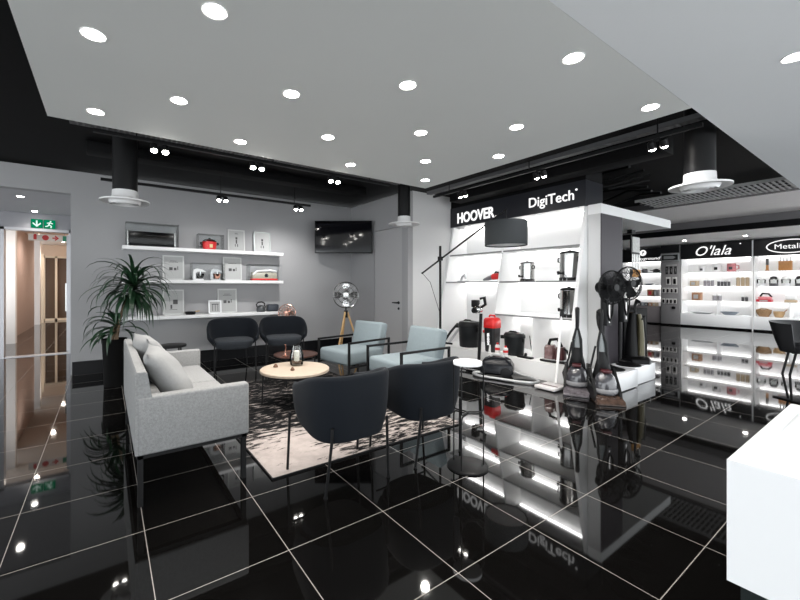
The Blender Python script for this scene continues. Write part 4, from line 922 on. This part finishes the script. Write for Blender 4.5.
def smooth_path(P, n=6):
    P = [Vector(p) for p in P]; out = []
    for i in range(len(P)-1):
        a = P[max(0, i-1)]; b_ = P[i]; c = P[i+1]; d_ = P[min(len(P)-1, i+2)]
        for k in range(n):
            t_ = k/n; out.append(.5*((2*b_)+(c-a)*t_+(2*a-5*b_+4*c-d_)*t_*t_+(3*b_-a-3*c+d_)*t_**3))
    out.append(P[-1]); return out
B().tube(smooth_path(pts), .02, 10).obj('hose_tube', silver, t)
B().tube([(4.70, 3.78, .05), (4.74, 4.0, .03), (4.70, 4.30, .03)], .018, 10).obj('wand', chrome, t)
# upright floor tool with camera-like head
t = thing('upright_stick_vacuum', 'black upright stick vacuum standing on the floor before the red topped bin', 'vacuum cleaner', (5.0, 4.12, 0))
B().box(-.16, .06, -.14, .14, .0, .055, .015).box(-.06, .06, -.06, .06, .05, .13, .01).obj('floor_head', black_plastic, t)
B().tube([(0, 0, .10), (.03, -.02, .90)], .026, 12).obj('wand', black_plastic, t)
B().lathe([(.055, -.06), (.065, -.04), (.065, .05), (.05, .07)], 20, Matrix.Translation((.0, .02, .97)) @ Matrix.Rotation(R(80), 4, 'Y') @ Matrix.Rotation(R(10), 4, 'X')).obj('dust_cup', chrome, t)
B().box(-.05, .06, .02, .12, 1.00, 1.12, .015).obj('motor', black_plastic, t)
B().tube([(.02, -.03, 1.0), (.05, -.09, 1.05), (.04, -.08, 1.16), (.0, -.02, 1.14)], .022).obj('handle', black_plastic, t)
B().lathe([(.045, 0), (.045, .02)], 18, Matrix.Translation((-.06, .04, .95)) @ Matrix.Rotation(R(-90), 4, 'Y')).obj('filter_cap', black_plastic, t)
# ------------------------------------------------------------ far shop shelves (fronts face -X)
led_far = emis('far_led_strip', (1, .99, .98), 6.5)
sign_dark = mat('fascia_black', (.010, .010, .012), .3)
def far_unit(y0, y1, label, zs, xf=15.86, sign=(2.22, 2.70), base_top=.43, base_m=white_gloss, dividers=()):
    ymid = (y0+y1)/2; t = thing('display_unit', label, 'display unit', (16.1, ymid, 0)); X = -16.1; Y = -ymid
    B().box(xf-.04+X, 16.44+X, y0+Y, y1+Y, .05, base_top, .003).obj('base_cabinet', base_m, t)
    B().box(xf+.03+X, 16.44+X, y0+Y, y1+Y, 0, .05).obj('toe_kick', black_gloss, t)
    B().box(16.40+X, 16.44+X, y0+Y, y1+Y, base_top, sign[1]).obj('back_panel', bay_white, t)
    for y in (y0, y1-.03): B().box(xf+X, 16.40+X, y+Y, y+.03+Y, base_top, sign[0]).obj('side_panel', bay_white, t)
    for z in zs:
        s = B().box(xf+.01+X, 16.40+X, y0+.03+Y, y1-.03+Y, z-.022, z).obj('shelf', bay_white, t)
        B().box(16.30+X, 16.36+X, y0+.05+Y, y1-.05+Y, z-.032, z-.022).obj('led_strip', led_far, s)
    for y in dividers: B().box(xf+.02+X, 16.40+X, y-.012+Y, y+.012+Y, base_top, zs[-1]-.022).obj('divider', bay_white, t)
    f = B().box(xf-.03+X, 16.40+X, y0+Y, y1+Y, sign[0], sign[1]).obj('sign_fascia', sign_dark, t)
    B().box(16.30+X, 16.36+X, y0+.05+Y, y1-.05+Y, sign[0]-.01, sign[0]).obj('led_strip', led_far, f)
    return t, f, (lambda y, z: face_mx(xf-.032+X, y+Y, z)), (lambda b: b)
t1, f1, fm1, _ = far_unit(2.945, 4.66, 'far lit shelf bay with the white script sign', (1.78, 1.33, .87), dividers=(3.75,))
text('lettering', 'O\'lala', .86, .31, fm1(3.83, 2.46), signwhite, f1, shear=.34)
B().lathe([(.018, 0), (.018, .005)], 12, fm1(3.20, 2.62)).obj('trademark_dot', signwhite, f1)
t2, f2, fm2, _ = far_unit(1.2, 2.915, 'far lit shelf bay with the oval sign at the right edge of the picture', (1.78, 1.33, .87), dividers=(2.20,))
text('lettering', 'Metalix', .62, .14, fm2(2.17, 2.46), signwhite, f2)
m = fm2(2.17, 2.46)
B().tube([(.47*math.cos(2*math.pi*i/48), .185*math.sin(2*math.pi*i/48), .004) for i in range(48)], .015, 6, True, m).obj('oval_outline', signwhite, f2)
o = B().box(15.79, 15.815, 2.917, 2.943, 0, 2.70).obj('post', white_paint); tag(o, 'thin white post between the script sign bay and the oval sign bay', 'post')
t3, f3, fm3, _ = far_unit(5.2, 6.45, 'far lit shelf bay with the round logo sign beyond the black fans', (1.80, 1.36, .98), xf=15.9, sign=(2.2, 2.66), base_top=.62, base_m=mat('grey_mauve_laminate', (.16, .145, .15), .35))
text('lettering', 'Playground', .78, .13, fm3(5.62, 2.29), signwhite, f3, shear=.3)
b = B(); m = fm3(5.76, 2.51); b.lathe([(.105, 0), (.105, .005)], 28, m); dsk = b.obj('logo_disc', signwhite, f3)
b = B(); b.box(-.012, .012, -.06, .02, .005, .009, mtx=m); b.ball((.012, .03, .007), .035, .028, .003, 12, m); b.obj('logo_mark', sign_dark, dsk)
t = thing('pegboard_column', 'grey pegboard column hung with kitchen tools between two lit bays', 'display column', (15.9, 4.94, 0))
gb = mat('grey_pegboard', (.20, .195, .20), .5, vary=(60, .2))
B().box(-.12, .5, -.265, .255, .05, 2.72, .004).obj('column_body', gb, t); B().box(-.08, .5, -.25, .24, 0, .05).obj('toe_kick', black_gloss, t)
B().box(-.128, -.12, -.265, .255, 2.45, 2.72).obj('top_panel', sign_dark, t)
sg = B().box(-.145, -.12, -.265, .255, 2.17, 2.42, .004).obj('sign_frame', silver, t); B().box(-.149, -.145, -.225, .215, 2.205, 2.385).obj('sign_panel', sign_dark, sg)
m = face_mx(-.151, 0, 2.295); b = B()
pl = [(-.16, -.05), (.10, -.05), (.17, 0), (.10, .05), (-.16, .05)]; b.loft([[m @ Vector((x, y, 0)) for x, y in pl], [m @ Vector((x, y, .003)) for x, y in pl]]); b.obj('lozenge_mark', silver, sg)
B().box(-.126, -.12, -.20, .10, 2.02, 2.05).obj('price_strip', paper, t)
card = mat('blister_card_white', (.55, .54, .53), .5, vary=(40, .35))
def hung(y, z, w_, h_, m, nm, lab, grp):
    t = thing(nm, lab, 'packaged tool', (15.775, y, z), 0, grp)
    B().box(-.006, 0, -w_/2, w_/2, -h_/2, h_/2).obj('backing_card', m, t)
    B().box(-.03, -.006, -w_*.28, w_*.28, -h_*.38, h_*.3, .008).obj('tool', black_plastic if m is card else steel, t)
    B().tube([(-.04, 0, h_/2-.01), (.0, 0, h_/2-.005)], .004, 6).obj('peg', steel, t)
for k, y in enumerate((5.02, 4.90, 4.78)): hung(y, 1.86, .07, .26, dark_plastic, 'knife_set', 'dark knife set on the pegboard column top row, %s from the left' % ORD[k], 'dark knife sets on the pegboard')
for k, y in enumerate((4.98, 4.80)): hung(y, 1.50, .13, .26, card, 'tool_card', 'white carded tool on the pegboard column second row, %s from the left' % ORD[k], 'carded tools on the pegboard')
for k, y in enumerate((5.10, 4.99, 4.88, 4.77)): hung(y, 1.18, .09, .18, card, 'tool_card', 'white carded tool on the pegboard column third row, %s from the left' % ORD[k], 'carded tools on the pegboard')
for k, y in enumerate((5.11, 5.0, 4.9, 4.79)): hung(y, .82, .09, .17, card, 'tool_card', 'white carded tool on the pegboard column bottom row, %s from the left' % ORD[k], 'carded tools on the pegboard')
o = B().box(-.03, 0, -.05, .05, -.04, .04, .01).tube([(-.03, -.03, .03), (-.05, 0, .06), (-.03, .03, .03)], .006, 6).obj('utensil', black_plastic); o.location = (15.776, 4.83, .60); tag(o, 'small black utensil hanging low on the pegboard column', 'utensil')

# goods on the far shelves
XR = 16.02
pink_box = mat('pink_box_card', (.62, .22, .24), .5, vary=(25, .4)); red_box = mat('red_box_card', (.50, .03, .05), .45, vary=(20, .2)); tan_box = mat('tan_box_card', (.42, .33, .22), .6, vary=(25, .3))
brown_box = mat('brown_box_card', (.33, .17, .09), .6, vary=(25, .4)); grey_box = mat('grey_box_card', (.24, .23, .25), .5, vary=(40, .5)); dark_box = mat('dark_box_card', (.06, .06, .065), .5, vary=(40, .5)); white_box = mat('white_box_card', (.60, .60, .61), .5, vary=(30, .2))
orange_wood = wood_mat('orange_wood', (.40, .17, .05), (.52, .25, .08)); wicker = mat('wicker_brown', (.30, .18, .09), .7, vary=(60, .5)); slate = mat('slate_blue_ceramic', (.20, .23, .27), .3)
def carton(y0, y1, z, h, m, lab, accent=None, grp='boxed kitchen goods on the far shelves', d_=.14):
    t = thing('boxed_goods', lab, 'box', (XR, (y0+y1)/2, z), 0, grp); w_ = abs(y1-y0)/2
    B().box(-d_, d_, -w_, w_, 0, h, .004).obj('carton', m, t)
    B().box(-d_-.003, -d_, -w_*.55, w_*.55, h*.2, h*.72).obj('front_label', accent or paper, t)
    return t
def tins(y0, y1, z, h, m, lab, n, lid=None):
    w_ = abs(y1-y0)/n
    for k in range(n):
        t = thing('storage_tin', lab % ORD[k], 'tin', (XR, max(y0, y1)-w_*(k+.5), z), 0, 'storage tins on the far shelves'); r = w_*.44
        B().lathe([(r*.95, 0), (r, .01), (r, h*.8)], 20).obj('tin_body', m, t); B().lathe([(r*1.03, h*.8), (r*1.03, h*.92), (r*.3, h)], 20).obj('lid', lid or silver, t)
def mug(y, z, r, h, m, lab, dm):
    t = thing('patterned_mug', lab, 'mug', (XR, y, z), 0, 'mugs on the script sign bay')
    B().lathe([(r*.9, 0), (r, .01), (r, h), (r*.9, h), (r*.85, .02), (.001, .015)], 24, cap=False).obj('mug_body', m, t)
    B().tube([(0, -r*.9, h*.8), (0, -r*1.6, h*.7), (0, -r*1.6, h*.35), (0, -r*.9, h*.25)], r*.12).obj('handle', m, t)
    b = B(); b.box(-r-.004, -r*.9, -r*.4, r*.4, h*.25, h*.6, .003); b.obj('printed_mark', dm, t)
Z1, Z2, Z3, Z4 = 1.781, 1.331, .871, .431
mug(4.15, Z1, .085, .20, white_plastic, 'white mug with dark and pink print, leftmost on the top shelf under the script sign', dark_box)
mug(3.79, Z1, .10, .25, white_plastic, 'white mug with black spot print, second on the top shelf under the script sign', black_plastic)
mug(3.44, Z1, .105, .25, pink_box, 'red and pink mug, third on the top shelf under the script sign', dark_box)
carton(4.26, 4.43, Z2, .17, tan_box, 'pale tan box at the left end of the second shelf under the script sign')
tins(3.85, 4.12, Z2, .20, grey_box, 'small grey tin, second shelf of the script sign bay, left row, %s from left', 3)
tins(3.46, 3.78, Z2, .17, dark_box, 'small dark tin, second shelf of the script sign bay, middle row, %s from left', 4)
tins(3.03, 3.34, Z2, .27, tan_box, 'tall tan tin, second shelf of the script sign bay, right end, %s from left', 3, tan_box)
carton(4.17, 4.38, Z3, .25, brown_box, 'brown patterned box on the third shelf under the script sign')
tins(3.66, 3.90, Z3, .18, grey_box, 'small grey tin on the third shelf of the script sign bay, %s from left', 2)
tins(3.06, 3.22, Z3, .15, dark_box, 'small dark tin, third shelf of the script sign bay, right end, %s from left', 2)
def tray_(y, z, ry, m, lab, nm='serving_platter', h=.05):
    t = thing(nm, lab, 'platter', (XR-.02, y, z), 0, 'platters on the lowest far shelf'); b = B()
    b.loft([[(.15*k*math.cos(a), ry*k*math.sin(a), zz) for a in [2*math.pi*i/28 for i in range(28)]] for zz, k in ((0, .55), (h*.3, .7), (h, 1.0), (h*1.1, 1.0), (h*.5, .72), (h*.25, .5))]); b.obj('platter', m, t)
    B().ball((0, ry*.1, h*.7), .05, ry*.22, h*.5, 12).obj('ornament', m, t)
tray_(4.15, Z4, .30, silver, 'silver oval platter left of the divider under the script sign')
tray_(3.48, Z4, .22, slate, 'slate blue oval dish right of the divider under the script sign', h=.09)
# oval sign bay
t = thing('knife', 'upright carving knife on the top shelf under the oval sign', 'knife', (XR, 2.66, Z1)); B().box(-.04, .04, -.04, .04, 0, .03, .005).tube([(0, 0, .03), (0, .0, .17)], .03, 10).obj('handle', orange_wood, t); B().box(-.003, .003, -.03, .03, .17, .36).obj('blade', steel, t)
t = thing('knife_block', 'orange wooden knife block with steel knives under the oval sign', 'knife block', (XR, 2.295, Z1)); B().box(-.08, .08, -.13, .13, 0, .27, .008).obj('block', orange_wood, t)
for k in range(4): B().tube([(0, -.10+.066*k, .27), (0, -.10+.066*k, .40)], .013, 8).obj('knife_handle', steel, t)
for k, (ya, yb, dk) in enumerate(((2.70, 2.95, 0), (2.42, 2.64, 1), (2.19, 2.38, 0), (1.92, 2.12, 1))):
    ya = max(ya, 2.69) if k == 0 else ya; yb = min(yb, 2.87); yc = (ya+yb)/2; r = .09
    t = thing('food_chopper', '%s food chopper on the second shelf under the oval sign, %s from the left' % ('black topped' if dk else 'white topped', ORD[k]), 'chopper', (XR, yc, Z2), 0, 'food choppers under the oval sign')
    B().lathe([(r, 0), (r*1.05, .03), (r*1.05, .08)], 24).obj('base', dark_box if dk else white_box, t); B().lathe([(r*1.02, .08), (r*1.1, .19), (r*.9, .21)], 24).obj('bowl', clear, t)
    B().lathe([(r*.9, .21), (r*.7, .27), (r*.2, .29)], 24).obj('lid', black_plastic if dk else white_plastic, t)
carton(2.56, 2.87, Z3, .07, red_box, 'wide red box lying under the black griddle below the oval sign', paper)
t = thing('griddle', 'black griddle pan standing on the wide red box below the oval sign', 'pan', (XR, 2.71, Z3+.071)); B().box(-.1, .1, -.14, .13, 0, .08, .02).obj('pan', pink_box, t); B().tube([(0, .10, .08), (0, .05, .17), (0, -.08, .16), (0, -.14, .07)], .022).obj('handle', black_plastic, t)
t = thing('butter_dish', 'white lidded dish on the third shelf below the oval sign', 'dish', (XR, 2.19, Z3)); B().box(-.08, .08, -.12, .12, 0, .07, .015).obj('dish', tan_box, t); B().box(-.075, .075, -.11, .11, .07, .22, .04).obj('lid', white_plastic, t)
t = thing('wicker_basket', 'brown oval wicker basket on the lowest shelf below the oval sign', 'basket', (XR-.02, 2.73, Z4)); b = B()
b.loft([[(.13*k*math.cos(a), .17*k*math.sin(a), zz) for a in [2*math.pi*i/24 for i in range(24)]] for zz, k in ((0, .6), (.12, .95), (.20, 1.0), (.21, .94), (.13, .85), (.03, .5))]); b.obj('basket_bowl', wicker, t)
B().tube([(0, -.15, .19), (0, -.05, .235), (0, .05, .235), (0, .15, .19)], .012).obj('handle', wicker, t)
t = thing('wooden_bowl', 'tan bowl with a spoon on the lowest shelf below the oval sign', 'bowl', (XR-.02, 2.42, Z4)); B().lathe([(.08, 0), (.115, .10), (.12, .17), (.108, .17), (.09, .05), (.001, .02)], 28, cap=False).obj('bowl', wood_mat('tan_wood', (.45, .29, .14), (.55, .37, .2)), t); B().tube([(0, .0, .03), (0, -.16, .23)], .010).obj('spoon', orange_wood, t)
# round logo bay
ZA, ZB, ZC, ZD = 1.801, 1.361, .981, .621
for k, (y, r, h, m, lab) in enumerate(((5.76, .09, .16, grey_box, 'grey saucepan on the top shelf of the round logo bay, left one'), (5.40, .10, .14, dark_box, 'dark saucepan on the top shelf of the round logo bay, right one'))):
    t = thing('saucepan', lab, 'saucepan', (XR, y, ZA), 0, 'saucepans of the round logo bay'); B().lathe([(r*.95, 0), (r, .01), (r, h*.7)], 24).obj('pan', m, t); B().lathe([(r*1.02, h*.7), (r*.6, h*.95), (r*.15, h)], 24).obj('lid', clear, t); B().tube([(0, r*.9, h*.55), (0, r*2, h*.65)], .012).obj('handle', black_plastic, t)
tray_(5.62, ZB, .14, slate, 'small pale dish on the second shelf of the round logo bay', 'small_dish')
carton(5.47, 5.63, ZC, .22, brown_box, 'orange brown box on the third shelf of the round logo bay', red_box)
carton(5.35, 5.43, ZC, .22, grey_box, 'narrow grey box beside the orange brown box in the round logo bay')
for k, (ya, yb, m, c_) in enumerate(((5.84, 5.93, dark_box, 'dark'), (5.73, 5.82, slate, 'slate blue'), (5.62, 5.71, dark_box, 'black'), (5.50, 5.60, brown_box, 'brown'), (5.38, 5.48, tan_box, 'tan'))): carton(ya, yb, ZD, .12, m, 'small %s box, lowest shelf of the round logo bay, %s from the left' % (c_, ORD[k]))

# ------------------------------------------------------------ white counter at the right
t = thing('counter', 'white counter on a black base in the right foreground', 'counter', (2.36, -.40, 0))
b = B(); X0, X1, Y0, Y1 = -.555, .565, -1.1, .80
b.box(X0, X1, Y0, Y1, .325, .742); e = .05
b.box(X0, X0+e, Y0, Y1, .742, .75); b.box(X1-e, X1, Y0, Y1, .742, .75); b.box(X0+e, X1-e, Y0, Y0+e, .742, .75); b.box(X0+e, X1-e, Y1-e, Y1, .742, .75)
b.obj('counter_body', mat('counter_white', (.84, .85, .86), .3, vary=(1.5, .01)), t)
B().box(X0+.03, X1-.05, Y0+.05, Y1-.03, 0, .325).obj('base', mat('base_black_green', (.015, .02, .02), .25), t)
t2 = thing('round_bowl', 'shallow white round bowl set on the white counter at the picture edge', 'bowl', (2.62, .02, .743))
B().lathe([(.12, 0), (.19, .02), (.25, .07), (.245, .075), (.18, .03), (.001, .012)], 48, cap=False).lathe([(.12, 0), (.001, .0)], 48, cap=False).obj('bowl', mat('counter_white', (.84, .85, .86), .3), t2)
# bar chair behind the counter
t = thing('bar_chair', 'black shell chair on angled metal legs beyond the white counter', 'chair', (6.80, .83, 0), R(-34))
rings = []; n = 30
for i in range(n+1):
    a = R(-25+230*i/n); c, s = math.cos(a), math.sin(a); r = 1/((abs(c)**2.4+abs(s)**2.4)**(1/2.4)); px, py = .29*r*c, .26*r*s
    top = .93-.02*(1-max(0, s)); ring = []
    for sc, z in ((.66, .57), (.80, .70), (.96, top-.02), (.98, top), (.94, top), (.90, top-.02), (.74, .70), (.60, .60)): ring.append((px*sc, py*sc, z))
    rings.append(ring)
B().loft(rings, True).obj('shell', mat('black_leatherette', (.012, .012, .014), .45), t, ang=1.0)
B().loft([[(.20*k*math.cos(a), .185*k*math.sin(a), z) for a in [2*math.pi*i/24 for i in range(24)]] for z, k in ((.565, .9), (.58, 1.0), (.64, 1.05), (.66, .9), (.665, .4))]).obj('seat', mat('black_leatherette', (.012, .012, .014), .45), t, ang=1.0)
for s in (-.04, .04): B().tube([(-.13, s, .57), (-.205, s, .31), (-.16+s*.6, s, .012)], .012, 10).obj('leg', black_metal, t)
B().box(-.20, .18, -.16, .16, 0, .014, .004).obj('foot_plate', black_metal, t)
B().tube([(-.13, 0, .566), (.12, 0, .566)], .016).obj('seat_rail', black_metal, t)
